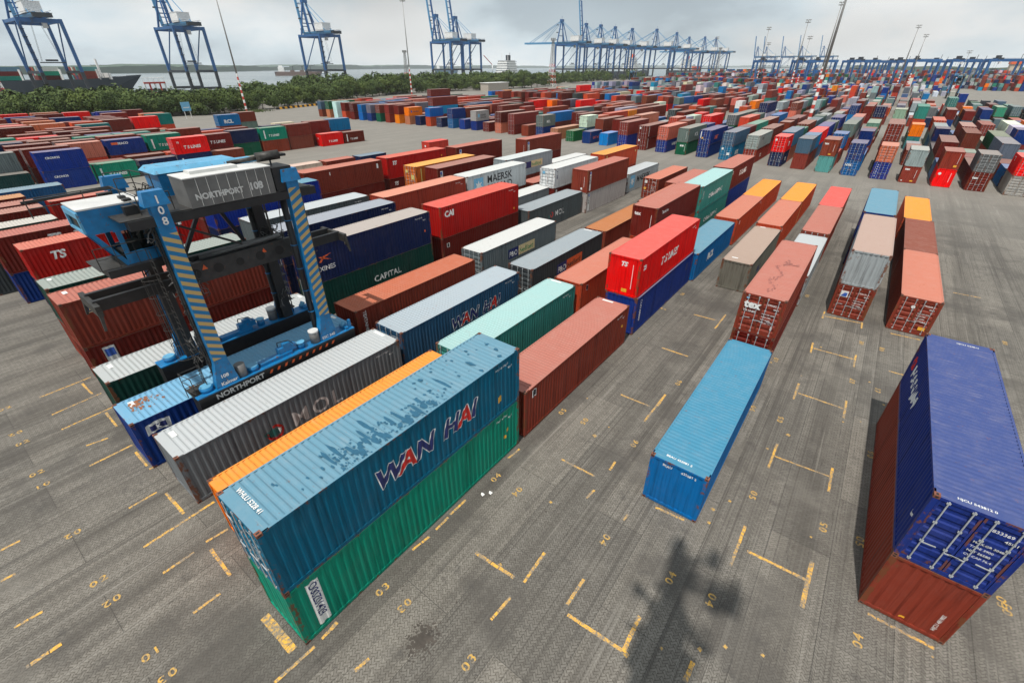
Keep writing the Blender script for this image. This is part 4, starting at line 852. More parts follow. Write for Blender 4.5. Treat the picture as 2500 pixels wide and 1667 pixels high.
# water
m, nt, N, L, P = mat('river_water'); P.inputs['Base Color'].default_value = (.20, .235, .24, 1); P.inputs['Roughness'].default_value = .22; P.inputs['IOR'].default_value = 1.33
tc = N.new('ShaderNodeTexCoord'); f = noise(N, L, tc.outputs['Object'], 1, 5, .6, (.03, .12, 1)); bp = N.new('ShaderNodeBump'); bp.inputs['Strength'].default_value = .6; bp.inputs['Distance'].default_value = 1.2; L.new(f, bp.inputs['Height']); L.new(bp.outputs[0], P.inputs['Normal'])
g = noise(N, L, tc.outputs['Object'], 1, 4, .6, (.0016, .006, 1)); L.new(mixc(N, L, ramp(N, L, g, .4, .62), (.11, .145, .16), (.21, .245, .255)), P.inputs['Base Color'])
sheet('water', [(-12000, -6000), (-440, -6000), (200, 9000), (0, 14000), (-12000, 14000)], -3.2, m)

# painted yard markings
m, nt, N, L, P = mat('worn_yellow_paint'); tc = N.new('ShaderNodeTexCoord'); v = tc.outputs['Object']
a = noise(N, L, v, 9, 6, .75); c = noise(N, L, v, 1.1, 3, .6)
fac = mth(N, L, 'MULTIPLY', ramp(N, L, a, .43, .60), .9); fac = mth(N, L, 'ADD', fac, ramp(N, L, c, .44, .66, 0, .6))
L.new(mixc(N, L, fac, (.76, .41, .045), (.21, .18, .14)), P.inputs['Base Color']); P.inputs['Roughness'].default_value = .75; YM = m
m, nt, N, L, P = mat('faint_yellow_paint'); tc = N.new('ShaderNodeTexCoord'); a = noise(N, L, tc.outputs['Object'], 7, 6, .75)
L.new(mixc(N, L, ramp(N, L, a, .42, .60), (.58, .34, .06), (.19, .165, .13)), P.inputs['Base Color']); P.inputs['Roughness'].default_value = .8; YF = m
SEG = [[13.29,20.42,13.27,18.28,0.12],[13.35,19.33,15.74,19.47,0.1],[15.8,20.2,15.83,18.36,0.12],[13.21,14.1,13.2,11.8,0.12],[13.56,12.88,15.7,12.97,0.14],[15.75,13.95,15.73,11.69,0.16],[17.66,12.89,19.57,12.88,0.12],[13.14,7.51,13.11,6.76,0.16],[9.74,12.68,11.02,12.78,0.13],[13.25,39.19,13.26,37.69,0.12],[13.36,38.26,15.73,38.61,0.12],[15.81,38.83,15.84,37.62,0.12],[13.23,33.08,13.31,31.44,0.12],[13.39,32.27,15.75,32.31,0.12],[15.83,33.1,15.83,31.21,0.12],[13.27,26.99,13.28,25.04,0.12],[13.4,25.89,15.75,25.83,0.12],[15.82,26.78,15.84,24.86,0.12],[5.0,32.25,6.73,32.35,0.12],[7.04,33.8,7.02,30.93,0.12],[4.85,25.87,6.73,25.88,0.12],[7.05,20.88,7.1,19.53,0.12],[17.7,32.06,18.52,32.07,0.12],[17.61,38.08,19.36,38.22,0.12],[21.73,50.09,23.59,50.12,0.12],[18.19,24.91,18.03,23.37,0.12],[4.77,6.11,6.66,6.21,0.15],[7.01,7.81,7.07,6.26,0.12],[7.0,5.52,6.93,4.45,0.12],[8.84,7.8,8.82,6.55,0.12],[9.02,6.28,11.12,6.39,0.15],[11.12,7.81,11.16,6.36,0.15],[4.82,12.59,6.72,12.62,0.12],[7.07,14.09,7.11,13.41,0.12],[7.08,11.88,7.03,11.22,0.12],[2.67,7.8,2.67,6.78,0.12],[2.7,6.65,2.71,5.87,0.12],[2.72,5.5,2.63,4.61,0.12],[2.73,11.89,2.65,11.0,0.12],[2.64,1.09,2.67,0.66,0.12],[4.47,1.04,4.39,0.51,0.12],[8.94,11.6,8.89,11.16,0.12],[4.9,19.24,6.73,19.25,0.12],[7.04,20.77,7.01,17.83,0.12],[4.89,25.89,6.72,25.87,0.12],[-8.69,-0.34,-6.75,-0.32,0.14],[-3.99,-0.37,-2.18,-0.42,0.14],[0.35,-0.38,2.22,-0.37,0.32],[-12.88,-0.25,-11.29,-0.25,0.12],[-13.61,-0.16,-13.58,-1.99,0.12],[-10.9,0.31,-10.99,-0.28,0.12],[-9.09,-0.58,-9.06,-1.71,0.12],[-6.38,0.81,-6.3,-2.04,0.14],[-4.38,-0.84,-4.4,-1.99,0.12],[-4.42,0.51,-4.51,-0.37,0.12],[-1.79,-0.97,-1.81,-1.92,0.12],[2.7,0.15,2.62,-1.26,0.12],[2.61,1.07,2.68,0.4,0.12],[-4.32,-5.07,-4.32,-5.99,0.16],[-6.24,-5.18,-6.31,-5.95,0.12],[-10.76,-5.02,-10.8,-5.63,0.12],[-8.97,-5.46,-9.02,-5.9,0.12],[-15.26,-0.76,-15.47,-1.65,0.12],[-22.44,-0.13,-20.56,-0.09,0.12],[-17.88,-0.15,-15.95,-0.18,0.12],[-22.84,0.41,-22.73,-2.12,0.12],[-18.15,0.26,-18.08,-2.11,0.12],[-20.29,0.3,-20.09,-2.09,0.12]]
NUM = [[2.96,2.86,"03",0],[4.09,2.88,"03",1],[2.95,9.63,"04",0],[4.27,9.63,"04",1],[7.22,9.7,"04",0],[8.69,9.85,"04",1],[7.21,3.01,"03",0],[11.49,9.85,"04",0],[12.99,9.97,"04",1],[13.06,16.03,"05",1],[11.61,16.33,"06",0],[15.91,16.05,"05",0],[17.18,16.17,"05",1],[-6.03,-3.59,"02",0],[-4.68,-3.54,"02",1],[-9.38,-3.6,"02",1],[-10.54,-3.66,"01",0],[-15.06,-3.68,"02",0],[-13.84,-3.6,"01",1],[-1.5,-3.44,"01",0],[-0.33,-3.3,"03",1],[13.05,22.58,"05",0],[12.83,28.93,"07",1],[15.9,29.19,"07",0],[17.25,29.1,"17",1],[17.21,35.04,"08",0],[11.67,41.66,"08",0],[11.57,29.14,"07",1],[11.68,35.22,"07",0],[16.0,35.18,"08",0],[11.56,22.64,"06",1],[7.32,15.88,"06",0],[2.95,15.76,"05",0],[4.32,15.79,"05",1],[7.31,15.9,"06",0],[21.57,16.31,"03",1],[21.69,16.19,"03",0],[-18.42,-3.61,"02",0],[-22.98,-3.59,"02",0],[-19.64,-3.68,"02",1],[-18.37,-3.62,"10",0],[17.45,11.57,"04",0],[17.25,22.43,"06",0],[24.18,41.39,"08",0],[2.98,35.47,"06",0],[7.27,22.54,"06",0]]
mb = MB(); rg = random.Random(8)
def stripe(x0, y0, x1, y1, w, z=.006, mt=YM):
    a = Vector((x0, y0, 0)); b = Vector((x1, y1, 0)); d = (b-a); Ls = d.length; d.normalize(); n = Vector((-d.y, d.x, 0)); t = 0
    while t < Ls:
        q = min(Ls, t+rg.uniform(.25, .7)); j0, j1, j2, j3 = [rg.uniform(-.012, .012) for _ in range(4)]
        p0 = a+d*(t+.004); p1 = a+d*(q-rg.uniform(.002, .03))
        mb.face([p0+n*(w/2+j0)+Vector((0,0,z)), p0-n*(w/2+j1)+Vector((0,0,z)), p1-n*(w/2+j2)+Vector((0,0,z)), p1+n*(w/2+j3)+Vector((0,0,z))], mt); t = q
for k, (x0, y0, x1, y1, w) in enumerate(SEG): stripe(x0, y0, x1, y1, w*.92, .005+k*.00008, YM)
for k in range(70):      # stray flecks of old numbers
    x = rg.uniform(11, 21) if k % 2 else rg.uniform(-6, 16); y = rg.uniform(2, 34); s = rg.uniform(.04, .12)
    mb.face([(x-s, y-s*.4, .005), (x+s*.6, y-s, .005), (x+s, y+s*.5, .005), (x-s*.3, y+s, .005)], YF)
mo = mb.obj('road_marking'); tag(mo, None, None, None, 'structure')
V = []; F = []
for k_n, (x, y, s, r) in enumerate(NUM):
    if k_n % 6 == 4: continue
    tv, tf = text_geo(s, .50, .02, 0, 1.25); cxm = sum(q[0] for q in tv)/len(tv); cym = sum(q[1] for q in tv)/len(tv); k = len(V)
    for px, py, _ in tv:
        u, w2 = px-cxm, py-cym
        if r: u, w2 = -u, -w2
        V.append((x-w2*.8, y+u, .0125))
    F += [tuple(k+i for i in q) for q in tf]
me = bpy.data.meshes.new('slot_numbers'); me.from_pydata(V, [], F); me.materials.append(YF)
o = bpy.data.objects.new('slot_number_marking', me); COL.objects.link(o); tag(o, None, None, None, 'structure')
# oil stain, tar joints
OIL = flat('oil_stain', (.055, .045, .036), .6, 0, .4, 3); bm = bmesh.new(); rg = random.Random(21)
for k in range(320):
    a = rg.uniform(0, 6.28); d = abs(rg.gauss(0, .5)); blotch(bm, 5.44+d*math.cos(a)*.8, 2.51+d*math.sin(a), .0045+k*.000004, rg.uniform(.01, .085)*(1.25-min(1, d)), rg, 9)
for k in range(150):
    blotch(bm, 2.6+rg.random()**2*5, rg.uniform(2, 30), .0045, rg.uniform(.015, .05), rg, 7)
me = bpy.data.meshes.new('oil_stain'); bm.to_mesh(me); bm.free(); me.materials.append(OIL); o = bpy.data.objects.new('oil_stain', me); COL.objects.link(o); tag(o, None, None, None, 'structure')
for (x, y) in ((3.04, 8.45), (3.27, 8.74)):
    mb = MB(); mb.face([(x, y, .016), (x+.12, y-.03, .012), (x+.16, y+.1, .05), (x+.02, y+.13, .02)], WHITE); mb.face([(x, y, .013), (x-.05, y+.1, .03), (x+.02, y+.13, .021)], WHITE)
    tag(mb.obj('paper_scrap'), 'crumpled white scrap of paper lying by the green container' + (', the nearer of the two' if y < 8.6 else ', the farther of the two'), 'litter')

# ------------------------------------------------------------------ straddle carrier
CB = flat('carrier_blue', (.004, .15, .36), .42, 0, .22, 2.5, .3)
CBL = flat('carrier_faded_blue', (.10, .32, .50), .5, 0, .15, 2, .3)
CBK = flat('carrier_black', (.012, .012, .013), .5, 0, .4, 3)
CSP = flat('spreader_dark_grey', (.030, .032, .033), .6, 0, .35, 3, .2)
CDG = flat('greasy_steel', (.035, .033, .030), .55, .2, .5, 6)
CGR = flat('aluminium_grey', (.13, .13, .127), .5, .1, .25, 1.2)
CWH = flat('cab_white', (.60, .60, .58), .4, 0, .12)
RUB = flat('tyre_rubber', (.02, .02, .02), .85)
m, nt, N, L, P = mat('cab_glass'); P.inputs['Base Color'].default_value = (.03, .04, .04, 1); P.inputs['Transmission Weight'].default_value = .85; P.inputs['Roughness'].default_value = .03; P.inputs['IOR'].default_value = 1.05; GLS = m
m, nt, N, L, P = mat('hazard_stripes'); tc = N.new('ShaderNodeTexCoord'); sp = N.new('ShaderNodeSeparateXYZ'); L.new(tc.outputs['Object'], sp.inputs[0])
s_ = mth(N, L, 'ADD', mth(N, L, 'MULTIPLY', sp.outputs[1], .55), sp.outputs[2]); s_ = mth(N, L, 'FRACT', mth(N, L, 'DIVIDE', s_, .40)); g_ = mth(N, L, 'GREATER_THAN', s_, .5)
L.new(mixc(N, L, g_, (.008, .15, .34), (.44, .32, .13)), P.inputs['Base Color']); P.inputs['Roughness'].default_value = .45; HZ = m
m, nt, N, L, P = mat('hazard_stripes_mirrored'); tc = N.new('ShaderNodeTexCoord'); sp = N.new('ShaderNodeSeparateXYZ'); L.new(tc.outputs['Object'], sp.inputs[0])
s_ = mth(N, L, 'SUBTRACT', sp.outputs[2], mth(N, L, 'MULTIPLY', sp.outputs[1], .55)); s_ = mth(N, L, 'FRACT', mth(N, L, 'DIVIDE', s_, .40)); g_ = mth(N, L, 'GREATER_THAN', s_, .5)
L.new(mixc(N, L, g_, (.008, .15, .34), (.44, .32, .13)), P.inputs['Base Color']); P.inputs['Roughness'].default_value = .45; HZ2 = m
def flat_text(s, size, ink, loc, parent, bold=.02, axis='R', name='lettering'):
    V, F = text_geo(s, size, bold); me = bpy.data.meshes.new(name)
    if axis == 'R': V2 = [(loc[0], loc[1]+a, loc[2]+b) for a, b, _ in V]
    me.from_pydata(V2, [], F); me.materials.append(ink); o = bpy.data.objects.new(name, me); COL.objects.link(o); o.parent = parent; return o
GL = letter('silver_letter_paint', (.50, .51, .50))
def carrier(label, loc, rz=0, full=True):
    """local frame: x across (near side +2.25), y along, origin between the wheels"""
    t = empty('straddle_carrier', loc, rz, label, 'straddle carrier', 'straddle carriers')
    XN, XF = 2.25, -2.25           # centre lines of the two side frames
    Y0, Y1 = -4.45, 4.45
    for sx, X in ((1, XN), (-1, XF)):
        mb = MB()   # side beam
        mb.box(X-.42, X+.42, Y0, Y1, 1.95, 3.18, CBK); mb.box(X-.44, X+.44, Y0-.02, Y1+.02, 3.18, 3.24, CB)
        for q in (-3.4, -1.2, 1.2, 3.4): mb.box(X-.3, X+.3, q-.16, q+.16, 1.2, 1.96, CBK)
        sb = mb.obj('side_beam', t)
        mb = MB(); mb.box(X-.2, X+.2, -1.2, .6, 3.24, 3.42, CB); mb.box(X-.22, X+.12, -.1, .9, 3.42, 3.75, CB); mb.tube((X, 1.2, 3.24), (X, 1.2, 3.60), .22, CB, 12); mb.tube((X, 1.2, 3.6), (X, 1.2, 3.63), .25, CBL, 12)
        mb.box(X-.1, X+.15, .2, .6, 3.75, 3.95, CB); mb.path([(X-.25, .0, 3.42), (X-.3, .1, 3.95), (X, .6, 4.0), (X+.1, .9, 3.6)], .025, CBK)
        mb.obj('hydraulic_unit', t)
        mb = MB(); mb.tube((X+sx*.1, 2.05, 3.24), (X+sx*.1, 2.05, 4.0), .27, CGR, 14); mb.tube((X+sx*.1, 2.05, 3.9), (X+sx*.1, 2.05, 4.02), .285, CWH, 14); mb.obj('air_tank', t)
        mb = MB(); mb.tube((X+sx*.1, -2.15, 3.24), (X+sx*.1, -2.15, 3.95), .25, CGR, 14); mb.obj('air_tank', t)
        for yy in (-1.55, -3.85):
            mb = MB(); mb.tube((X, yy, 3.24), (X, yy, 3.48), .30, CB, 14); mb.tube((X, yy, 3.48), (X, yy, 3.52), .27, CBL, 14); mb.obj('hub_cap', t)
        for q in (-3.4, -1.2, 1.2, 3.4):
            mb = MB(); mb.tube((X-.24, q, .78), (X+.24, q, .78), .78, RUB, 24); wh = mb.obj('wheel', t)
            mb = MB(); mb.tube((X-.25, q, .78), (X+.25, q, .78), .40, CGR, 16); mb.obj('rim', wh)
        mb = MB(); mb.box(X-.35, X+.35, Y1-.5, Y1-.3, 3.24, 3.4, CB); mb.box(X+.1, X+.25, Y1-.2, Y1-.05, 3.24, 3.75, CB); mb.tube((X-.1, Y1-.5, 3.3), (X-.1, Y1-.3, 3.6), .15, CBL, 10); mb.obj('bumper_bracket', t)
        for ky, yl in ((0, -2.9), (1, 2.85)):
            mb = MB(); w = .42 if sx > 0 else .36
            mb.beam((X+sx*.12, yl, 4.62), (X+sx*.12, yl, 12.15), w, .60, CB)
            a = Vector((X+sx*.12, yl, 0)); W_ = .30
            # flared foot
            z0, z1 = 3.24, 4.62; y0, y1 = yl-.62, yl+.52
            P8 = [(a.x-w/2, y0, z0), (a.x+w/2, y0, z0), (a.x+w/2, y1, z0), (a.x-w/2, y1, z0), (a.x-w/2, yl-W_, z1), (a.x+w/2, yl-W_, z1), (a.x+w/2, yl+W_, z1), (a.x-w/2, yl+W_, z1)]
            for q in ((0,1,5,4), (1,2,6,5), (2,3,7,6), (3,0,4,7)): mb.face([P8[i] for i in q], CB)
            if ky == 1:      # dark round mast beside the rear leg
                mb.tube((X-sx*.22, yl-.42, 3.3), (X-sx*.22, yl-.42, 12.0), .16, CBK, 10)
                for z in (5, 6.3, 7.6, 8.9, 10.2): mb.tube((X-sx*.22, yl-.42, z), (X-sx*.22, yl-.42, z+.05), .19, CB, 10)
            leg = mb.obj('leg', t)
            mb = MB(); xs_ = a.x+sx*(w/2+.004); zt = 11.0 if ky == 0 else 11.85
            mb.face([(xs_, yl-.30, 4.75), (xs_, yl+.30, 4.75), (xs_, yl+.30, zt), (xs_, yl-.30, zt)], HZ if ky == 0 else HZ2); mb.obj('hazard_stripes', leg)
            mb = MB(); mb.beam((a.x, yl-.02, 12.15), (a.x, yl-.02, 12.72), w+.12, .95, CB, .8); mb.obj('leg_head', leg)
    # outside marks on the near side
    xo = XN+.44
    flat_text('NORTHPORT', .40, GL, (xo+.004, -3.7, 2.78), t, .03); flat_text('108', .26, WHITE, (xo-.05+.005, -3.2, 3.75), t, .03); flat_text('Kalmar', .27, WHITE, (xo-.045, -3.28, 3.34), t, .03); flat_text('ESC 340', .24, WHITE, (xo-.045, 2.35, 3.34), t, .02)
    mb = MB()
    for k in range(10): q = -1.0+k*.42; mb.face([(xo+.004, q, 2.84), (xo+.004, q+.14, 2.84), (xo+.004, q+.24, 3.02), (xo+.004, q+.10, 3.02)], INK['orr'])
    mb.obj('warning_stripes', t)
    for k, ch in enumerate('108'): flat_text(ch, .44, WHITE, (XN+.12+.30, -3.0, 12.25-k*.43), t, .02)
    # top: longitudinal girders and machinery deck
    mb = MB()
    for X in (XN+.05, XF-.05): mb.box(X-.25, X+.25, -4.1, 4.0, 11.35, 11.72, CBK)
    for yy in (-3.2, -1, 1.2, 3.1): mb.box(XF, XN, yy-.18, yy+.18, 11.3, 11.66, CBK)
    mb.box(XF-.2, XN+.2, -4.3, 3.8, 11.72, 11.76, CDG); mb.obj('top_frame', t)
    mb = MB(); mb.box(XN-1.15, XN+.34, -1.75, 1.95, 11.76, 12.95, CGR)
    for k in range(8): q = -1.3+k*.42; mb.box(XN+.34, XN+.352, q, q+.015, 11.8, 12.93, CWH)
    mb.box(XN-1.15, XN+.36, -1.77, 1.97, 12.95, 12.99, CWH); mb.box(XN-.9, XN-.3, -1.2, .8, 12.99, 13.12, CWH)
    eh = mb.obj('engine_housing', t)
    flat_text('NORTHPORT', .33, GL, (XN+.358, -1.5, 12.08), eh, .045); flat_text('108', .42, GL, (XN+.358, .78, 12.10), eh, .045)
    mb = MB(); mb.box(XN-1.0, XN+.25, 2.05, 3.0, 11.76, 12.85, CBK); mb.box(XN-.6, XN+.3, 1.1, 2.2, 11.70, 11.80, CBK); mb.obj('radiator', t)
    mb = MB(); mb.box(XF-.3, XF+1.5, -1.6, 2.1, 11.76, 12.75, CB)
    mb.face([(XF-.35, -1.75, 12.75), (XF+1.6, -1.75, 12.75), (XF+1.6, 2.2, 12.75), (XF-.35, 2.2, 12.75)], CB)
    b0 = [(XF-.35, -1.75, 12.76), (XF+1.6, -1.75, 12.76), (XF+1.6, 2.2, 12.76), (XF-.35, 2.2, 12.76)]; b1 = [(XF-.1, -1.55, 12.98), (XF+1.3, -1.55, 12.98), (XF+1.3, 2.0, 12.98), (XF-.1, 2.0, 12.98)]
    for i in range(4): j = (i+1) % 4; mb.face([b0[i], b0[j], b1[j], b1[i]], CBL)
    mb.face(b1, CBL)
    for q in (-.4, .9): mb.box(XF+1.5, XF+1.515, q, q+.02, 11.8, 12.7, CBK)
    mb.obj('hood', t)
    mb = MB()
    for k in range(9): mb.beam((XF+.1, 2.3+k*.09, 12.2), (XF+1.2, 2.3+k*.09, 12.75), .03, .03, CBL)
    mb.box(XF+.0, XF+1.5, 2.15, 3.2, 12.7, 12.78, CBL); mb.box(XF+.4, XF+1.6, 2.6, 3.6, 11.8, 12.3, CBK); mb.box(XF+.9, XF+1.9, 3.0, 3.7, 11.9, 12.15, CBK); mb.obj('cooler', t)
    mb = MB(); mb.tube((XN-1.5, .9, 13.05), (XN-.75, 2.1, 13.22), .09, CDG, 10); mb.tube((XN-.8, 1.95, 13.22), (XN-.5, 2.95, 13.28), .21, CDG, 14); mb.tube((XN-.5, 2.95, 13.28), (XN-.45, 3.25, 13.24), .10, CBK, 10, .06); mb.beam((XN-.6, 2.5, 12.6), (XN-.6, 2.5, 13.2), .06, .06, CBK); mb.obj('exhaust', t)
    # spreader, 40 ft, hung between the frames
    mb = MB(); z0 = 7.95
    for X in (.55, -.55):
        mb.box(X-.14, X+.14, -2.6, 3.2, z0-.05, z0+.95, CSP)
        mb.box(X-.10, X+.10, -6.0, -2.6, z0+.02, z0+.52, CBK); mb.box(X-.10, X+.10, 3.2, 6.0, z0+.02, z0+.52, CBK)
    mb.box(-.55, .55, -2.3, -1.9, z0+.5, z0+.95, CBK); mb.box(-.55, .55, 2.4, 2.8, z0+.5, z0+.95, CBK)
    for k in range(5): mb.box(-.5, .5, -1.5+k*.85, -1.2+k*.85, z0+.6, z0+.75, CDG)
    sp_ = mb.obj('spreader', t)
    for k in range(5):
        mb = MB(); r_ = .2 if k in (2,) else .24; mb.tube((.69, -2.0+k*1.05, z0+.45), (.705, -2.0+k*1.05, z0+.45), r_, RUB, 16); mb.obj('dark_hole_disc', sp_)  # black discs stand in for the shade inside the lightening holes
    for q in (-1.55, 1.4):
        mb = MB(); mb.face([(.70, q-.13, z0+.55), (.70, q+.13, z0+.55), (.70, q, z0+.80)], INK['orr']); mb.obj('warning_triangle', sp_)
    for yy, s in ((-6.0, -1), (6.0, 1)):
        mb = MB(); mb.box(-1.2, 1.2, yy-.1, yy+.1, z0-.0, z0+.45, CDG)
        for X in (-1.15, 1.15): mb.beam((X, yy, z0+.2), (X+.12*(1 if X > 0 else -1), yy+s*.12, z0-.62), .16, .14, CDG, .6); mb.tube((X, yy-.05, z0-.2), (X, yy-.05, z0-.0), .06, CDG)
        mb.obj('end_beam', sp_)
    mb = MB(); mb.tube((.3, -1.5, z0+1.05), (.3, 2.6, z0+1.08), .11, CGR, 10); mb.obj('telescopic_cylinder', sp_)
    # lift masts, tangle of hoses, diagonal braces on the far side
    mb = MB()
    for X, y in ((XF+.35, -2.9), (XF+.35, 2.75), (XN-.42, -2.95)):
        mb.box(X-.22, X+.22, y-.28, y+.28, 3.3, 11.4, CBK)
    mb.beam((XF+.2, .5, 11.4), (XF+.2, -2.7, 6.6), .17, .17, CBK); mb.beam((XF+.2, .5, 11.4), (XF+.2, 2.5, 6.4), .17, .17, CBK)
    mb.obj('lift_mast', t)
    mb = MB(); rg = random.Random(2)
    for (hx, hy, hz, n) in ((XN-.7, -2.7, 8.6, 26), (XF+.8, 2.9, 8.8, 26), (XN-.8, 3.0, 8.8, 14), (XN-.5, -3.0, 11.2, 16), (-.2, -2.6, 12.0, 26), (.8, 2.7, 12.2, 18), (XN-.5, -3.2, 5.2, 20), (XF+.6, 2.7, 5.0, 14), (-.3, -3.0, 9.6, 14)):
        for k in range(n):
            p = Vector((hx+rg.uniform(-.3, .3), hy+rg.uniform(-.35, .35), hz+rg.uniform(-.3, .5))); pts = [p]
            for j in range(5): pts.append(pts[-1]+Vector((rg.uniform(-.22, .22), rg.uniform(-.25, .25), rg.uniform(-.4, .2))))
            mb.path(pts, rg.uniform(.012, .028), CDG if k % 3 else CGR, 5)
    mb.obj('hose_bundle', t)
    mb = MB(); rg = random.Random(4)      # pipes and brackets bolted to the frames
    for k in range(9): y = -2.4+k*.62; mb.tube((XN-.62, y, 11.4+rg.uniform(-.1, .1)), (XN-.62, y+.5, 11.4), .04, CDG, 6)
    for k in range(6): x = -1.8+k*.62; mb.box(x, x+.3, -3.9+rg.uniform(0, .4), -3.3, 11.76, 12.0+rg.uniform(0, .35), CBK if k % 2 else CDG)
    for q in (-3.35, -3.25, 3.35): mb.tube((XN-.05, q, 3.3), (XN-.05, q, 11.5), .035, CDG, 6); mb.tube((XF+.05, q, 3.3), (XF+.05, q, 11.5), .035, CDG, 6)
    for k in range(14): z = 3.8+k*.55; mb.box(XN-.5, XN-.1, -3.32, -3.2, z, z+.06, CDG); mb.box(XF+.1, XF+.6, 3.0, 3.25, z, z+.06, CDG)
    mb.beam((XN-.4, -2.7, 11.3), (XN-.4, 0, 9.6), .10, .10, CBK); mb.tube((-.3, -2.5, 8.9), (-.3, -2.5, 11.4), .05, CDG, 6); mb.tube((-.3, 2.5, 8.9), (-.3, 2.5, 11.4), .05, CDG, 6)
    for sx in (-.55, .55):
        for sy in (-2.1, 2.6): mb.tube((sx, sy, 8.9), (sx*2.4, sy, 11.4), .022, CDG, 5)
    mb.box(-1.2, .2, 2.0, 3.4, 11.76, 12.5, CBK); mb.box(.3, 1.0, 2.2, 3.6, 11.76, 12.2, CDG); mb.obj('pipework', t)
    # ladder with cage beside the front near leg
    mb = MB(); lx, ly = XN-.25, -3.75
    for z in [3.6+.3*k for k in range(22)]: mb.tube((lx-.22, ly, z), (lx+.22, ly, z), .013, CDG, 5)
    for s in (-.22, .22): mb.tube((lx+s, ly, 3.3), (lx+s, ly, 10.4), .018, CDG, 5)
    for z in [5.2+.8*k for k in range(6)]:
        pts = [(lx+.36*math.cos(a), ly-.02-.62*math.sin(a), z) for a in [math.pi*k/6 for k in range(7)]]; mb.path(pts, .015, CDG, 5)
    for a in (.5, 1.2, 1.9, 2.6): mb.tube((lx+.36*math.cos(a), ly-.62*math.sin(a), 5.2), (lx+.36*math.cos(a), ly-.62*math.sin(a), 9.2), .012, CDG, 5)
    for z in (3.3, 3.75, 4.2): mb.path([(XN+.1, -4.35, z), (XN-.9, -4.5, z), (XN-.9, -3.6, z)], .02, CDG, 5)
    for (x, y) in ((XN+.1, -4.35), (XN-.9, -4.5), (XN-.9, -3.6)): mb.tube((x, y, 2.2), (x, y, 4.25), .02, CDG, 5)
    mb.box(XN-.9, XN+.1, -4.5, -3.7, 3.2, 3.24, CDG); mb.obj('access_ladder', t)
    mb = MB()      # rails along the roof and cab walkway
    def rail(pts, z, hgt=1.0):
        for q in (.5, 1.0): mb.path([(x, y, z+hgt*q) for x, y in pts], .022, CDG, 5)
        for x, y in pts: mb.tube((x, y, z), (x, y, z+hgt), .022, CDG, 5)
    rail([(-.9, -6.2), (-1.0, -4.4), (-1.05, -3.4), (XN-.3, -3.4), (XN-.3, -2.2)], 11.76, .75); rail([(XF, -3.2), (XF, -2.2), (-.4, -2.0), (-.4, -3.3)], 11.76, 1.1)
    mb.beam((-1.15, -6.3, 12.35), (-1.0, -3.3, 12.45), .1, .1, CBK); mb.obj('guard_rail', t)
    # cab, hung in front of the near leg
    c0, c1, y0, y1, zb, zt = -.95, 1.0, -5.05, -2.95, 9.7, 12.12
    mb = MB(); mb.box(c0-.05, c1+.25, y0-.1, y1+.75, zb-.34, zb-.02, CBK); mb.box(c0, c1, y0-.3, y1+.2, zb-.02, zb, CDG); cabp = mb.obj('cab_platform', t)
    cab = MB(); ff = y0-.12
    # roof slab, upper blue band, lower rear panel, posts
    for x in (c0, c1-.09):
        cab.box(x, x+.09, ff, y0+.7, zb+1.45, zt, CB); cab.box(x, x+.09, y0+.7, y1, zb+1.40, zt, CB)
        cab.beam((x+.045, ff+.05, zb+1.6), (x+.045, y0+.75, zb), .11, .17, CB); cab.box(x-.01, x+.10, y0+.76, y0+.94, zb, zb+1.45, CB); cab.box(x-.01, x+.10, y1-.16, y1, zb, zb+1.45, CB); cab.box(x, x+.09, y0+.9, y1-.12, zb, zb+.5, CB)
    cab.box(c0+.09, c1-.09, y1-.08, y1, zb, zt, CB); cab.box(c0+.09, c1-.09, ff, ff+.05, zb+2.15, zt, CB)
    cb_ = cab.obj('cab', t)
    mb = MB(); mb.box(c0-.02, c1+.02, ff-.02, y1+.04, zt, zt+.06, CWH); mb.obj('cab_roof', cb_)
    mb = MB(); mb.beam((c0+.08, ff-.02, zb+2.28), (c0+.08, ff-.02, zb+1.6), .14, .10, CBL); mb.beam((c1-.08, ff-.02, zb+2.28), (c1-.08, ff-.02, zb+1.6), .14, .10, CBL); mb.box(c0, c1, ff-.07, ff, zb+2.12, zb+2.36, CBL); mb.box(c0, c1, ff-.07, ff, zb+1.52, zb+1.62, CBL); mb.obj('window_frame', cb_)
    mb = MB(); mb.face([(c0+.12, ff, zb+1.6), (c1-.12, ff, zb+1.6), (c1-.12, ff, zb+2.14), (c0+.12, ff, zb+2.14)], GLS); mb.face([(c1-.04, y0+.92, zb+.38), (c1-.04, y1-.12, zb+.38), (c1-.04, y1-.12, zb+1.5), (c1-.04, y0+.92, zb+1.5)], GLS)
    mb.face([(c0+.12, ff+.06, zb+1.55), (c1-.12, ff+.06, zb+1.55), (c1-.12, y0+.7, zb+.05), (c0+.12, y0+.7, zb+.05)], GLS); mb.obj('window_glass', cb_)
    mb = MB(); mb.box(-.3, .25, y0+1.15, y0+1.7, zb+.42, zb+.55, CGR); mb.beam((-.03, y0+1.7, zb+.5), (-.03, y0+1.82, zb+1.25), .5, .12, CGR); mb.box(.25, .6, y0+.95, y0+1.5, zb+.45, zb+.85, CWH); mb.box(-.5, .45, y0+.8, y0+1.9, zb, zb+.4, CBK); mb.obj('seat', cb_)
    mb = MB(); mb.path([(c1+.2, y0-.25, zb), (c1+.2, y0-.25, zb+.95), (c1+.2, y1+.6, zb+.95), (c1+.2, y1+.6, zb)], .02, CDG, 5); mb.path([(c1+.2, y0-.25, zb+.5), (c1+.2, y1+.6, zb+.5)], .016, CDG, 5)
    for k in range(4): mb.tube((c1+.2, y0+.4+k*.7, zb), (c1+.2, y0+.4+k*.7, zb+.95), .016, CDG, 5)
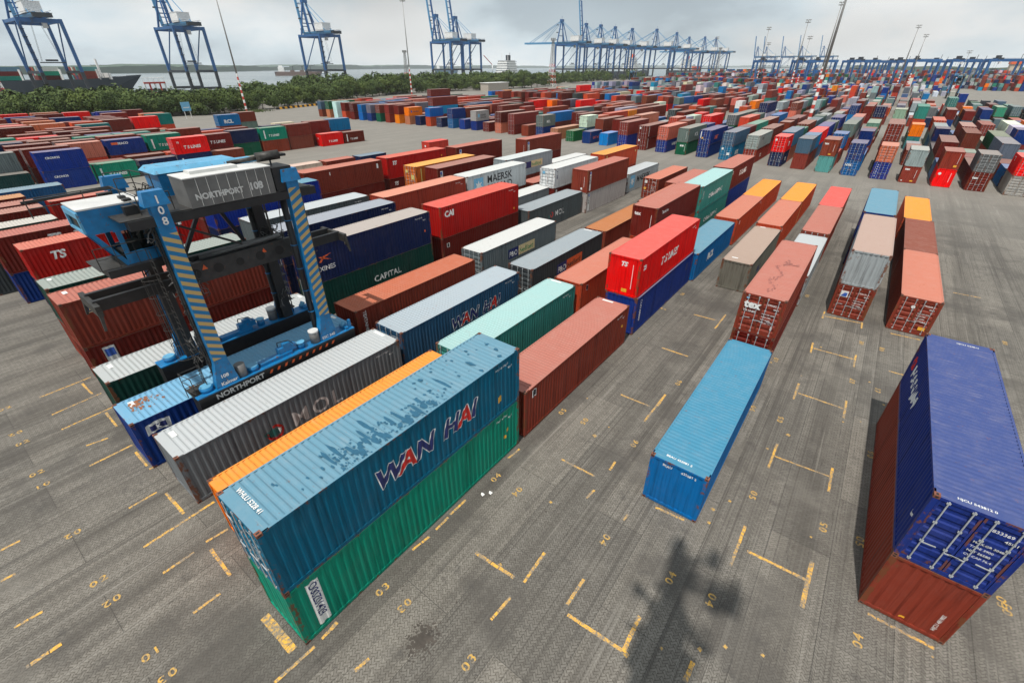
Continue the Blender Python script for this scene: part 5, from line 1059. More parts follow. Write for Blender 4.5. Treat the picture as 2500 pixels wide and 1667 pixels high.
    mb.path([(c1-.2, y1+.05, zt), (c1-.1, y1+.35, zt-.2), (c1+.1, y1+.5, zt-.9), (c1+.2, y1+.6, zb+.9)], .03, CDG, 5); mb.obj('cab_rail', cb_)
    mb = MB(); mb.box(c1+.05, c1+.45, y1+.2, y1+.6, zb+.0, zb+.5, CDG); mb.tube((c1+.1, y1+.4, zb+.5), (c1+.15, y1+.45, zb+1.4), .09, INK['red'], 10); mb.obj('fire_extinguisher', cabp)
    return t
SCX, SCY = -12.3, 6.95
sc0 = carrier('large black and blue straddle carrier with yellow striped legs marked NORTHPORT 108', (SCX, SCY, 0))
for i, (x, y, rz, lb) in enumerate([(36.6, 411, .0, 'blue straddle carrier facing us on the pavement beyond the right-hand rows'), (-95, 505, .3, 'dark straddle carrier among far stacks left of the striped masts'), (-222, 519, 0, 'small blue straddle carrier far off at the tree line below the cranes'), (53.5, 262, .2, 'blue straddle carrier cut by the right edge of the picture')]):
    c = copy_tree(sc0); c.location = (x, y, 0); c.rotation_euler = (0, 0, rz); c['label'] = lb

# ------------------------------------------------------------------ light masts
MG = flat('galvanised_mast', (.27, .27, .26), .5, .3, .1); MR = flat('mast_red', (.50, .045, .03), .5); MW = flat('mast_white', (.75, .75, .73), .5)
def mast(name, x, y, H, label, r=.42, stripes=12, heads=6):
    t = empty(name, (x, y, 0), 0, label, 'light mast', 'tall floodlight masts')
    mb = MB(); zs = H*.31
    mb.tube((0, 0, zs), (0, 0, H), r*.82, MG, 14, r*.35); mb.obj('pole', t)
    mb = MB()
    for k in range(stripes):
        a, b = zs*k/stripes, zs*(k+1)/stripes; ra = r*(1-.18*k/stripes); mb.tube((0, 0, a), (0, 0, b), ra, MW if k % 2 else MR, 14, r*(1-.18*(k+1)/stripes), False)
    mb.obj('striped_base', t)
    mb = MB(); mb.tube((0, 0, H-.6), (0, 0, H+.9), .25, MG, 8)
    for q in (0, 1.5):
        for k in range(8): a, b = 2*math.pi*k/8, 2*math.pi*(k+1)/8; mb.tube((1.25*math.cos(a), 1.25*math.sin(a), H-.3+q), (1.25*math.cos(b), 1.25*math.sin(b), H-.3+q), .05, MG, 5)
    for k in range(4): a = math.pi*k/2; mb.tube((0, 0, H-.3), (1.3*math.cos(a), 1.3*math.sin(a), H-.3), .05, MG, 5); mb.tube((1.25*math.cos(a), 1.25*math.sin(a), H-.3), (1.25*math.cos(a), 1.25*math.sin(a), H+1.2), .05, MG, 5)
    hd = mb.obj('head_frame', t)
    for k in range(heads):
        a = 2*math.pi*k/heads; x1, y1 = 1.5*math.cos(a), 1.5*math.sin(a)
        for q in (0, 1.5): mb = MB(); mb.beam((x1*.95, y1*.95, H-.55+q), (x1*1.25, y1*1.25, H-.25+q), .62, .34, MG); mb.obj('floodlight', hd)
    return t
for x, y, H, r, lb in [(-9.7, 193, 47, .55, 'thick floodlight mast with bold red and white base, running out of the top edge'), (-212, 103, 47, .40, 'slender floodlight mast with striped base left of centre by the palm'), (-266.6, 247, 54, .45, 'slender floodlight mast standing at the mangrove edge, lamps at the top border'),
    (-95, 500, 44, .5, 'floodlight mast beside the far dark straddle carrier'), (-62, 470, 46, .6, 'floodlight mast with striped base, next left of the two leaning ones'), (-41, 450, 54, .65, 'floodlight mast directly left of the thick mast'),
    (6, 550, 44, .6, 'left of the two striped masts near the right-hand gantries'), (13, 560, 38, .55, 'right of the two striped masts near the right-hand gantries'), (47, 600, 27, .4, 'short distant floodlight mast above the right-hand gantries'),
    (-160, 580, 42, .4, 'thin distant mast beside the end of the ship crane row'), (-60, 485, 36, .4, 'shorter mast just behind the striped one'), (-110, 585, 36, .4, 'thin far mast left of the yard gantries')]:
    mast('light_mast', x, y, H, lb, r)
# the mast the picture was taken from: it stands behind the camera, only its shadow reaches the view
t = empty('unseen_mast', (13.75, -3.7, 0), 0, 'tall steel mast with shadow-shaping head pieces behind the viewpoint, its shadow on the paving', 'mast')
mb = MB(); mb.tube((0, 0, 0), (-.1, 0, 27), .95, MG, 16, .7); mb.tube((-.1, 0, 27), (-.4, 0, 34), .5, MG, 12, .3); mb.obj('pole', t)
mb = MB(); rg = random.Random(44); mb.box(-1.0, 1.0, -.8, .8, 23.5, 23.6, MG)
for k in range(30):  # invented head pieces, scattered to widen the mast's shadow on the paving
    a = rg.uniform(0, 6.28); d = rg.uniform(.3, 1.9); x, y, z, s = d*math.cos(a)+.3, d*math.sin(a)*.6, 26+rg.random()*7.5, rg.uniform(.12, .34)
    mb.tube((x, y-s*.6, z), (x, y+s*.6, z+s*.5), s, MG, 8); mb.beam((0, 0, z-.4), (x, y, z), .07, .07, MG)
for k in range(5): mb.tube((1.3+rg.uniform(-.4, .5), rg.uniform(-.3, .3), 29.3+k*.45), (1.4+rg.uniform(-.3, .4), .5, 29.5+k*.45), .38, MG, 9)
mb.obj('platform', t)

# ------------------------------------------------------------------ trees
m, nt, N, L, P = mat('mangrove_leaves'); tc = N.new('ShaderNodeTexCoord'); gi = N.new('ShaderNodeNewGeometry'); oi = N.new('ShaderNodeObjectInfo')
f = noise(N, L, gi.outputs['Position'], .13, 6, .65); f2 = noise(N, L, gi.outputs['Position'], 1.6, 3, .6)
c = mixc(N, L, ramp(N, L, f, .35, .65), (.020, .040, .008), (.125, .165, .035)); c = mixc(N, L, ramp(N, L, f2, .35, .7, 0, .5), c, (.035, .055, .014))
c = mixc(N, L, mth(N, L, 'MULTIPLY', oi.outputs['Random'], .35), c, (.05, .09, .03))
L.new(c, P.inputs['Base Color']); P.inputs['Roughness'].default_value = .7; P.inputs['Specular IOR Level'].default_value = .2; LEAF = m
BARK = flat('bark', (.10, .08, .06), .9); DLEAF = flat('palm_leaf', (.035, .06, .02), .6)
def crown_mb(rg, rx, rz, z0, n, s, lobes=11):
    mb = MB(); Ls = []
    for k in range(lobes):
        a = rg.uniform(0, 6.28); d = rx*math.sqrt(rg.random())*.72; Ls.append((d*math.cos(a), d*math.sin(a), z0+rz*rg.uniform(-.78, .55), rx*rg.uniform(.28, .48)))
    for k in range(n):
        lx, ly, lz, lr = rg.choice(Ls); u = rg.uniform(-.55, 1); a = rg.uniform(0, 6.28); q = math.sqrt(max(0, 1-u*u)); rr = lr*rg.uniform(.72, 1.08)
        nrm = Vector((q*math.cos(a), q*math.sin(a), u)); p = Vector((lx, ly, lz))+Vector((nrm.x*rr, nrm.y*rr, nrm.z*rr*.8))
        nn = (nrm+Vector((rg.uniform(-.7, .7), rg.uniform(-.7, .7), rg.uniform(-.4, .8)))).normalized(); t1 = nn.orthogonal().normalized(); t2 = nn.cross(t1); th = rg.uniform(0, 6.28)
        a1 = t1*math.cos(th)+t2*math.sin(th); a2 = nn.cross(a1); s1 = s*rg.uniform(.6, 1.2)
        mb.face([p-a1*s1, p+a2*s1*.6, p+a1*s1, p-a2*s1*.6], LEAF)
    return mb, Ls
TT = []
for k in range(6):
    rg = random.Random(50+k); mb, Ls = crown_mb(rg, 5.6+k % 3*.7, 5.0, 5.4+k % 2*.6, 2600, .42, 15)
    tb = MB(); tb.tube((0, 0, 0), (.3, .2, 3.4), .28, BARK, 7, .18)
    for (lx, ly, lz, lr) in Ls[:7]: tb.tube((.2, .1, 3.2), (lx*.8, ly*.8, lz), .11, BARK, 5, .04)
    TT.append((mb.mesh('crown'), tb.mesh('trunk')))
edge = [(-236, -45), (-232, 0), (-228, 30), (-218, 60), (-214, 80), (-220, 110), (-231, 150), (-258, 196), (-279, 258), (-270, 330), (-264, 393), (-282, 500), (-290, 620), (-288, 754)]
def epos(t):
    t = t*(len(edge)-1); i = min(int(t), len(edge)-2); u = t-i; a, b = edge[i], edge[i+1]; return a[0]+(b[0]-a[0])*u, a[1]+(b[1]-a[1])*u
def tsc(y): return .86 if y < 45 else (.86-(y-45)/45*.12 if y < 90 else (.74 if y < 130 else min(1.12, .74+(y-130)/120*.38)))
rg = random.Random(77); n1 = 72
for k in range(n1):
    t = (k+.5)/n1*.80; x, y = epos(t); x += rg.uniform(-7, 1.5); y += rg.uniform(-2, 2)
    if k in (14, 15): x -= 6
    cm, tm = TT[rg.randrange(6)]; s = tsc(y)*rg.uniform(.74, 1.25)
    o = empty('mangrove_tree', (x, y, 0), rg.uniform(0, 6.28), f'{"tall" if s > tsc(y) else "low"} bushy green tree, {ordw(k+1)} from the left along the front edge of the mangrove belt', 'tree', 'trees along the edge of the mangrove belt'); o.scale = (s, s, s)
    for nm_, me_ in (('crown', cm), ('trunk', tm)): q = bpy.data.objects.new(nm_, me_); COL.objects.link(q); q.parent = o
# the mass behind reads as one wood
mb = MB(); rg = random.Random(9)
lib = []
for k in range(7): mm, _ = crown_mb(random.Random(200+k), 6.4, 5.2, 6.0, 480, .85, 12); lib.append(mm)
def addmass(x, y, s, zs=1):
    src = rg.choice(lib); a = rg.uniform(0, 6.28); ca_, sa = math.cos(a)*s, math.sin(a)*s; k = len(mb.v)
    mb.v += [(x+vx*ca_-vy*sa, y+vx*sa+vy*ca_, vz*s*zs) for vx, vy, vz in src.v]; mb.f += [tuple(k+i for i in q) for q in src.f]; mb.m += [mb.mi(LEAF)]*len(src.f); mb.sm += [False]*len(src.f)
for k in range(420):
    t = rg.random(); x, y = epos(t); d = 6+rg.random()**1.2*(58 if y < 150 else 90); addmass(x-d, y+rg.uniform(-6, 6), tsc(y)*rg.uniform(.72, 1.18))
o = mb.obj('mangrove_belt'); tag(o, 'dense green mangrove wood behind the first trees, hiding the foot of the cranes', 'wood', None, 'stuff')
# palm in front of the trees
t = empty('palm_tree', (-214.5, 85.5, 0), 0, 'dark feathery palm standing before the mangrove trees near the blue sign', 'palm')
mb = MB(); mb.tube((0, 0, 0), (.2, 0, 3.2), .35, BARK, 8, .28); mb.obj('trunk', t)
mb = MB(); rg = random.Random(6)
for k in range(34):
    a = rg.uniform(0, 6.28); el = rg.uniform(-.1, 1.35); Lf = rg.uniform(4.6, 6.4); p = Vector((.2, 0, 3.2)); d = Vector((math.cos(a)*math.cos(el), math.sin(a)*math.cos(el), math.sin(el)))
    sd = d.cross(Vector((0, 0, 1))).normalized()
    for j in range(12):
        q = p+d*Lf/12; mb.tube(p, q, .04, DLEAF, 4)
        for s in (-1, 1):
            ll = .95*math.sin(math.pi*(j+1.5)/14); mb.face([p, p+d*.14, p+sd*s*ll+d*.5-Vector((0, 0, .35*ll))], DLEAF)
        d = (d-Vector((0, 0, .13))).normalized(); p = q
mb.obj('crown', t)
# far shore: a low wood beyond the river
m, nt, N, L, P = mat('far_shore_wood'); gi = N.new('ShaderNodeNewGeometry'); f = noise(N, L, gi.outputs['Position'], .02, 6, .7); L.new(mixc(N, L, f, (.035, .07, .05), (.07, .11, .07)), P.inputs['Base Color']); P.inputs['Roughness'].default_value = 1
mb = MB(); rg = random.Random(31); shore = [(-1500, -2600), (-1900, -600), (-2332, 843), (-3300, 1900), (-4200, 3400), (-4600, 6200), (-3000, 9500), (0, 12500)]
for a, b in zip(shore, shore[1:]):
    a = Vector((*a, 0)); b = Vector((*b, 0)); n = int((b-a).length/28); nr = (b-a).normalized(); nr = Vector((-nr.y, nr.x, 0)); hp = 22
    for k in range(n):
        p = a+(b-a)*k/n; q = a+(b-a)*(k+1)/n; h2 = max(16, min(32, hp+rg.uniform(-4, 4)))
        mb.face([(p.x, p.y, -3), (q.x, q.y, -3), (q.x, q.y, h2), (p.x, p.y, hp)], m); mb.face([(p.x, p.y, hp), (q.x, q.y, h2), (q.x+nr.x*300, q.y+nr.y*300, h2+2), (p.x+nr.x*300, p.y+nr.y*300, hp+2)], m); hp = h2
tag(mb.obj('far_shore'), None, None, None, 'structure')
mb = MB()
for (a, b) in (((-60, 2400), (2400, 1500)), ((-300, 3600), (-60, 2400))):
    a = Vector((*a, 0)); b = Vector((*b, 0)); n = 90; hp = 14
    for k in range(n):
        p = a+(b-a)*k/n; q = a+(b-a)*(k+1)/n; h2 = max(9, min(22, hp+rg.uniform(-3.5, 3.5))); mb.face([(p.x, p.y, 0), (q.x, q.y, 0), (q.x, q.y, h2), (p.x, p.y, hp)], m); mb.face([(p.x, p.y, hp), (q.x, q.y, h2), (q.x, q.y+90, h2), (p.x, p.y+90, hp)], m); hp = h2
tag(mb.obj('far_wood'), 'low dark tree line closing the horizon at the right', 'wood', None, 'stuff')

# ------------------------------------------------------------------ ship-to-shore cranes
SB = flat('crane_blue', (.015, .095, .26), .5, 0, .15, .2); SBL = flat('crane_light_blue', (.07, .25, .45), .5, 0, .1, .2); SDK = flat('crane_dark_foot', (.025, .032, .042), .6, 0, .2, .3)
def crane_meshes(up_, H=42, dy=10, gx=16):
    M_ = {}
    for nm_, xx in (('leg', None),):
        pass
    legs = []
    for sx in (-1, 1):
        for sy in (-1, 1):
            mb = MB(); mb.beam((sx*gx, sy*dy, 2.5), (sx*gx, sy*dy, 14), 1.8, 1.8, SDK); mb.beam((sx*gx, sy*dy, 14), (sx*gx, sy*dy, H), 1.7, 1.7, SB); mb.box(sx*gx-1, sx*gx+1, sy*dy-3.4, sy*dy+3.4, .1, 1.7, SDK); legs.append(mb.mesh('leg'))
    M_['leg'] = legs
    mb = MB()
    for sx in (-1, 1): mb.beam((sx*gx, -dy, 3), (sx*gx, dy, 3), 1.4, 1.6, SDK); mb.beam((sx*gx, -dy, H-1.2), (sx*gx, dy, H-1.2), 1.4, 2.2, SB)
    for sy in (-1, 1):
        mb.beam((-gx, sy*dy, 14), (gx, sy*dy, 14), 1.4, 1.6, SDK); mb.beam((-gx, sy*dy, H-1.0), (gx, sy*dy, H-1.0), 1.2, 1.6, SB); mb.beam((-gx+.5, sy*dy, 14.5), (gx*.55, sy*dy, H-2), .6, .6, SB)
    M_['portal_frame'] = [mb.mesh('portal_frame')]
    mb = MB()
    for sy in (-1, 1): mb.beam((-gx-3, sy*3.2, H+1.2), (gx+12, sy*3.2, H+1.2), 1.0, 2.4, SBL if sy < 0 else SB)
    for k in range(9): mb.beam((-gx+k*5.2, -3.2, H+1.2), (-gx+k*5.2, 3.2, H+1.2), .5, .6, SB)
    mb.beam((gx+11, -4.5, H+1), (gx+11, 4.5, H+1), 2.5, 2.2, SDK)
    for k in range(12): x = gx-15+k*2.2; mb.beam((x, -4.4, H+.2), (x, -4.4, H-1.8-1.5*math.sin(k*.9)), .16, .16, SDK); mb.beam((x, 3.9, H+.2), (x, 3.9, H-1.2-math.cos(k)), .14, .14, SDK)
    for q in (-4.6, 4.6): mb.path([(-gx, q, H+3.2), (gx+12, q, H+3.2)], .09, SDK, 4); mb.box(-gx, gx+12, q-.45, q+.45, H+2.0, H+2.12, SDK)
    M_['girder'] = [mb.mesh('girder')]
    mb = MB(); mb.box(gx-14, gx-2, -4.2, 4.2, H+2.6, H+8.2, MW); mb.box(gx-14.2, gx-1.8, -4.4, 4.4, H+8.2, H+8.5, MW); M_['machinery_house'] = [mb.mesh('machinery_house')]
    mb = MB(); AX, AZ = -gx+1.5, H+25
    for sy in (-1, 1):
        mb.beam((-gx, sy*dy*.75, H), (AX, sy*1.6, AZ), 1.1, 1.1, SB); mb.beam((-gx+9, sy*4, H+1), (AX+.5, sy*1.5, AZ), .8, .8, SB); mb.beam((AX, sy*1.6, AZ), (gx+1, sy*3.6, H+2), .35, .35, SBL)
    mb.beam((-gx+.4, -5, H+9), (-gx+.4, 5, H+9), .7, .7, SB); mb.beam((-gx+.7, -3.6, H+16), (-gx+.7, 3.6, H+16), .7, .7, SB); mb.box(AX-1.6, AX+1.6, -2.6, 2.6, AZ-.8, AZ+1.6, SB); mb.tube((AX, 0, AZ), (AX, 0, AZ+5), .12, SB, 5)
    for z in (H+4, H+12, H+20): mb.box(-gx-2.2, -gx-.4, -6.4, -4.6, z, z+.9, SDK)
    M_['apex_frame'] = [mb.mesh('apex_frame')]
    mb = MB(); Lb = 52; hx, hz = -gx-3, H+1.2
    if up_: dx_, dz_ = math.cos(R(100.))*1, math.sin(R(100.)); dx_ = -.14
    else: dx_, dz_ = -1, .01
    e_ = (hx+dx_*Lb, hz+dz_*Lb)
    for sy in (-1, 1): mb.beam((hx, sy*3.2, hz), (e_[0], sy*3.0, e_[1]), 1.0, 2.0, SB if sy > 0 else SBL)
    for k in range(1, 10): f_ = k/9; mb.beam((hx+dx_*Lb*f_, -3, hz+dz_*Lb*f_), (hx+dx_*Lb*f_, 3, hz+dz_*Lb*f_), .6, .6, SB)
    M_['boom'] = [mb.mesh('boom')]
    mb = MB()
    for sy in (-1, 1):
        if up_: mb.beam((AX, sy*1.6, AZ), (hx+dx_*Lb*.45, sy*3, hz+dz_*Lb*.45), .3, .3, SBL)
        else: mb.beam((AX, sy*1.6, AZ), (hx+dx_*Lb*.45, sy*3, hz+1), .35, .35, SBL); mb.beam((AX, sy*1.6, AZ), (hx+dx_*Lb*.85, sy*3, hz+1), .4, .5, SBL)
    M_['stay'] = [mb.mesh('stay')]
    mb = MB(); mb.box(2, 7, -3.4, 3.4, H-1.2, H, SDK); mb.box(3, 5, 3.2, 5.5, H-4.4, H-1.4, MW)
    M_['trolley'] = [mb.mesh('trolley')]
    mb = MB()
    for sx, sy in ((-1, -1), (1, -1), (1, 1), (-1, 1)): mb.tube((4.5+sx*1, sy*2, H-1), (4.5+sx*1, sy*5, H-22), .07, SDK, 4)
    mb.box(3.6, 5.4, -6.1, 6.1, H-23, H-22.4, SDK); mb.box(3.9, 5.1, -3, 3, H-22, H-21, SDK)
    M_['spreader'] = [mb.mesh('spreader')]
    mb = MB()
    for k in range(9): z = 5+k*3.9; mb.box(gx+.7, gx+2.6, -dy-1.3, -dy+.9, z, z+.18, SDK); mb.beam((gx+1.6, -dy-1.2, z), (gx+1.6, -dy+.8, z+3.9), .5, .12, SDK); mb.path([(gx+2.6, -dy-1.3, z+1), (gx+2.6, -dy+.9, z+1)], .06, SDK, 4)
    M_['stair_tower'] = [mb.mesh('stair_tower')]
    return M_
CU = crane_meshes(True); CD_ = crane_meshes(False)
def crane(x, y, up_, label, s=1, rz=0, parts=None):
    o = empty('ship_to_shore_crane', (x, y, 0), rz, label, 'harbour crane', 'blue ship-to-shore cranes along the quay'); o.scale = (s, s, s)
    for nm_, ml in (CU if up_ else CD_).items():
        if parts and nm_ not in parts: continue
        for me_ in ml: q = bpy.data.objects.new(nm_, me_); COL.objects.link(q); q.parent = o
    return o
for x, y, u_, s, lb in [(-430, 90, True, 1, 'nearest blue ship-to-shore crane, cut by the left edge, spreader hanging'), (-430, 172, True, 1, 'second blue ship-to-shore crane from the left, boom raised, left of the slender mast'), (-430, 288, True, 1, 'third blue ship-to-shore crane from the left, boom raised out of frame'),
  (-430, 454, True, 1, 'left one of the two close blue cranes with raised booms near the centre'), (-430, 486, True, 1, 'right one of the two close blue cranes with raised booms near the centre'),
  (-350, 600, False, 1, 'blue crane with lowered boom at the left end of the distant row'), (-355, 672, True, 1, 'blue crane whose raised boom towers above the distant row'), (-350, 706, False, 1, 'third crane of the distant row, close behind the raised boom'), (-350, 752, False, 1, 'fourth crane of the distant row, boom lowered'),
  (-345, 802, False, 1, 'fifth crane of the distant row, boom lowered'), (-320, 840, False, 1, 'sixth crane of the distant row, boom lowered'), (-325, 944, False, 1, 'seventh crane of the distant row, boom lowered'), (-330, 1024, False, .95, 'eighth crane of the distant row, boom lowered'), (-305, 1038, False, .95, 'ninth crane of the distant row, boom lowered'), (-300, 1092, False, .95, 'last crane at the right end of the distant row')]:
    crane(x, y, u_, lb, s)
for k, (x, y) in enumerate([(-330, 1580), (-312, 1600), (-270, 1620), (-225, 1600), (-180, 1640)]):
    crane(x, y, True, f'tiny far crane with raised boom above the yard gantries, {ordw(k+1)} from the left', .92)

# ------------------------------------------------------------------ yard gantries
def gantry_parts():
    Mx = []; H = 21; S = 12; D = 4.5
    for sx in (-1, 1):
        for sy in (-1, 1): mb = MB(); mb.beam((sx*S, sy*D, 1.6), (sx*S, sy*D*.8, H), 1.2, 1.4, SB); Mx.append(('leg', mb.mesh('leg')))
        mb = MB(); mb.beam((sx*S, -D-1.5, 1.5), (sx*S, D+1.5, 1.5), 1.0, 1.2, SB)
        for y in (-D-.8, -D+.8, D-.8, D+.8): mb.tube((sx*S-.35, y, .75), (sx*S+.35, y, .75), .74, RUB, 12)
        mb.box(sx*S-1, sx*S+1, -1.5, 1.5, 2.1, 4, CWH if sx > 0 else SB); Mx.append(('bogie', mb.mesh('bogie')))
    mb = MB()
    for sy in (-1, 1): mb.beam((-S-1, sy*D*.8, H+.4), (S+1, sy*D*.8, H+.4), 1.2, 2.2, SB)
    for sx in (-1, 1): mb.beam((sx*S, -D*.8, H), (sx*S, D*.8, H), .8, 1.0, SB)
    mb.path([(-S, -D*.8, H+1.9), (S, -D*.8, H+1.9)], .06, SDK, 4); mb.beam((S+.6, D*.8, H), (S+.9, D*.8, H+5), .3, .3, SDK); mb.box(1, 7, -D*.8-.55, -D*.8-.5, H, H+.9, MW); Mx.append(('girder', mb.mesh('girder')))
    mb = MB(); mb.box(-7, -3, -D, D, H+1.2, H+2.2, SDK); mb.box(-6.5, -4, -2, 2, H+2.2, H+4, SDK); mb.box(-6, -4.4, -D-1.8, -D, H-2.6, H-.6, MW)
    for sx in (-1, 1): mb.tube((-5+sx*1, 0, H), (-5+sx*1, 0, H-6), .06, SDK, 4)
    mb.box(-6.2, -3.8, -3, 3, H-6.5, H-6, SDK); Mx.append(('trolley', mb.mesh('trolley')))
    return Mx
GPT = gantry_parts()
for k, (x, y, rz, lb) in enumerate([(-112, 605, 0.75, 'blue yard gantry left of the thick mast, the nearest of the gantries'), (-82, 640, 0.9, 'blue yard gantry just behind and right of the first one'), (-62, 615, 0.3, 'blue yard gantry touching the thick mast with a white panel on its beam'), (-40, 690, 0.85, 'blue yard gantry right of the thick mast'), (-20, 720, 0.7, 'blue yard gantry fifth from the left'), (2, 700, 0.95, 'blue yard gantry sixth from the left'),
   (-92, 720, 0.8, 'blue yard gantry in the second line behind the thick mast'), (-28, 640, 0.6, 'blue yard gantry in the second line, right of the thick mast'), (-8, 800, 0.9, 'small far blue yard gantry between the nearer ones'), (34, 760, 0.8, 'small far blue yard gantry behind the pair of striped masts'), (62, 720, 0.7, 'blue yard gantry in the second line at the right'),
   (18, 610, 0.15, 'large blue yard gantry beside the pair of striped masts'), (48, 640, 0.55, 'blue yard gantry with its trolley at the left of the right-hand pair'), (74, 625, 0.35, 'last blue yard gantry at the right with a busy trolley')]):
    o = empty('yard_gantry', (x, y, 0), rz, lb, 'gantry crane', 'blue rubber-tyred yard gantries')
    for nm_, me_ in GPT: q = bpy.data.objects.new(nm_, me_); COL.objects.link(q); q.parent = o

# ------------------------------------------------------------------ ships
HUL = flat('hull_navy', (.02, .035, .05), .5); HUB = flat('hull_brown', (.12, .07, .055), .7); HUG = flat('hull_blue_grey', (.06, .12, .18), .6)
def hull(mb, L, B, z0, z1, mt, bow=.14):
    y = [-L/2, -L/2+.05*L, L/2-bow*L, L/2]; lo = [.35, .5, .5, .0]; hi = [.5, .5, .5, .06]
    for a in range(3):
        for s in (-1, 1):
            q = [(s*B*lo[a], y[a], z0), (s*B*lo[a+1], y[a+1]-(bow*L*.35 if a == 2 else 0), z0), (s*B*hi[a+1], y[a+1]+(0 if a < 2 else 0), z1+(2.4 if a == 2 else 0)), (s*B*hi[a], y[a], z1)]
            mb.face(q if s > 0 else q[::-1], mt)
        mb.face([(-B*hi[a], y[a], z1-.2), (B*hi[a], y[a], z1-.2), (B*hi[a+1], y[a+1], z1-.2), (-B*hi[a+1], y[a+1], z1-.2)], mt)
    mb.face([(-B*.35, y[0], z0), (B*.35, y[0], z0), (B*.5, y[0], z1), (-B*.5, y[0], z1)], mt)
t = empty('container_ship', (-472, 0, 0), 0, 'large dark-hulled container ship loaded with boxes at the quay on the left', 'ship')
mb = MB(); hull(mb, 300, 32, -3.2, 9.2, HUL); mb.obj('hull', t)
mb = MB(); mb.box(-1, 1, 124, 125, 9, 22, MW); mb.beam((0, 125, 9), (0, 140, 11), .6, .6, MW); mb.box(-14, 14, 126, 127, 9, 13, MW); mb.obj('foremast', t)
mb = MB()
for j in range(9): mb.box(-14, 14, -46+j*21-2.6+.2, -46+j*21-2.2+.2, 9, 15.5, MW)
mb.obj('lashing_bridge', t)
def super_(t, w_, d_, z0, lv, mt):
    mb = MB()
    for k in range(lv):
        s = 1-.05*k; mb.box(-w_/2*s, w_/2*s, -d_/2*s, d_/2*s, z0+k*2.9, z0+k*2.9+2.7, mt)
        for i in range(int(w_/2.4)): x = -w_/2*s+1+i*2.3; mb.box(x, x+1, -d_/2*s-.03, -d_/2*s, z0+k*2.9+1.1, z0+k*2.9+1.9, SDK)
        for i in range(int(d_/2.4)): y = -d_/2*s+1+i*2.3; mb.box(w_/2*s, w_/2*s+.03, y, y+1, z0+k*2.9+1.1, z0+k*2.9+1.9, SDK)
        mb.box(-w_/2*s-.6, w_/2*s+.6, -d_/2*s-.6, d_/2*s+.6, z0+k*2.9+2.7, z0+k*2.9+2.85, mt)
    mb.obj('superstructure', t)
t = empty('cargo_ship', (-455, 600, 0), 0, 'white high-sided cargo ship superstructure seen over the mangroves at centre', 'ship')
mb = MB(); hull(mb, 120, 24, -3.2, 7, HUG); mb.obj('hull', t); super_(t, 22, 26, 7, 6, MW)
mb = MB(); mb.box(-3, 1, 2, 8, 24, 31, SDK); mb.tube((-2, -8, 24), (-2, -8, 33), .3, MW, 6); mb.tube((4, -2, 24), (4, -2, 31), .3, MW, 6); mb.tube((2, 5, 24), (2, 5, 34), .25, SDK, 6); mb.obj('funnel', t)
mb = MB(); mb.tube((-2, -30, 7), (-2, -30, 20), .8, MW, 8); mb.beam((-2, -30, 19), (-2, -48, 30), .7, .7, MR); mb.obj('deck_crane', t)
for x, y, lb, fc in [(-440, 985, 'white ship superstructure with orange-red funnel behind the crane row', 'orr'), (-430, 1280, 'distant white ship with red deck boxes right of the crane row', 'red')]:
    t = empty('cargo_ship', (x, y, 0), 0, lb, 'ship'); mb = MB(); hull(mb, 180, 28, -3.2, 9, HUL); mb.obj('hull', t); super_(t, 26, 22, 9, 8, MW); mb = MB(); mb.box(-3, 3, 3, 9, 30, 38, INK[fc]); mb.obj('funnel', t)
    if fc == 'red':
        mb = MB()
        for k in range(5): mb.box(-12, 12, 20+k*13, 31+k*13, 9, 17, INK['red'] if k % 2 else INK['orr'])
        mb.obj('deck_cargo', t)
for x, y, L_s, H_, lb, rz in [(-1280, 765, 118, 6, 'rusty brown cargo barge with deck gear anchored in mid river', -.6), (-1245, 1285, 78, 7, 'dark vessel on the river between the central cranes', -.75)]:
    t = empty('river_vessel', (x, y, 0), rz, lb, 'ship'); mb = MB(); hull(mb, L_s, 20, -3.2, H_, HUB if L_s > 100 else HUG); mb.obj('hull', t)
    mb = MB(); mb.box(-7, 7, -L_s*.42, -L_s*.3, H_, H_+10, MW); mb.box(-5, 5, -L_s*.40, -L_s*.33, H_+10, H_+14, MW); mb.obj('superstructure', t)
    mb = MB()
    for q in (-.12, .08, .25): mb.tube((0, L_s*q, H_), (0, L_s*q, H_+13), .8, SDK, 6); mb.beam((0, L_s*q, H_+12), (2, L_s*q+14, H_+16), .7, .7, SDK); mb.box(-6, 6, L_s*q-7, L_s*q+3, H_, H_+3, HUB)
    mb.obj('deck_crane', t)
rg = random.Random(15)
for k in range(4):
    x, y = ((-1100, 850), (-1500, 980), (-900, 1500), (-820, 1700))[k]
    t = empty('small_boat', (x, y, 0), rg.uniform(-1, 1), ('small launch in mid river near the brown barge', 'small pale boat far out beyond the brown barge', 'small boat beyond the centre cranes', 'tiny boat near the distant crane row')[k], 'boat'); mb = MB(); hull(mb, 16, 5, -3.2, -1.2, HUG); mb.obj('hull', t); mb = MB(); mb.box(-1.6, 1.6, -5, 1, -1.4, 1.2, MW); mb.obj('cabin', t)

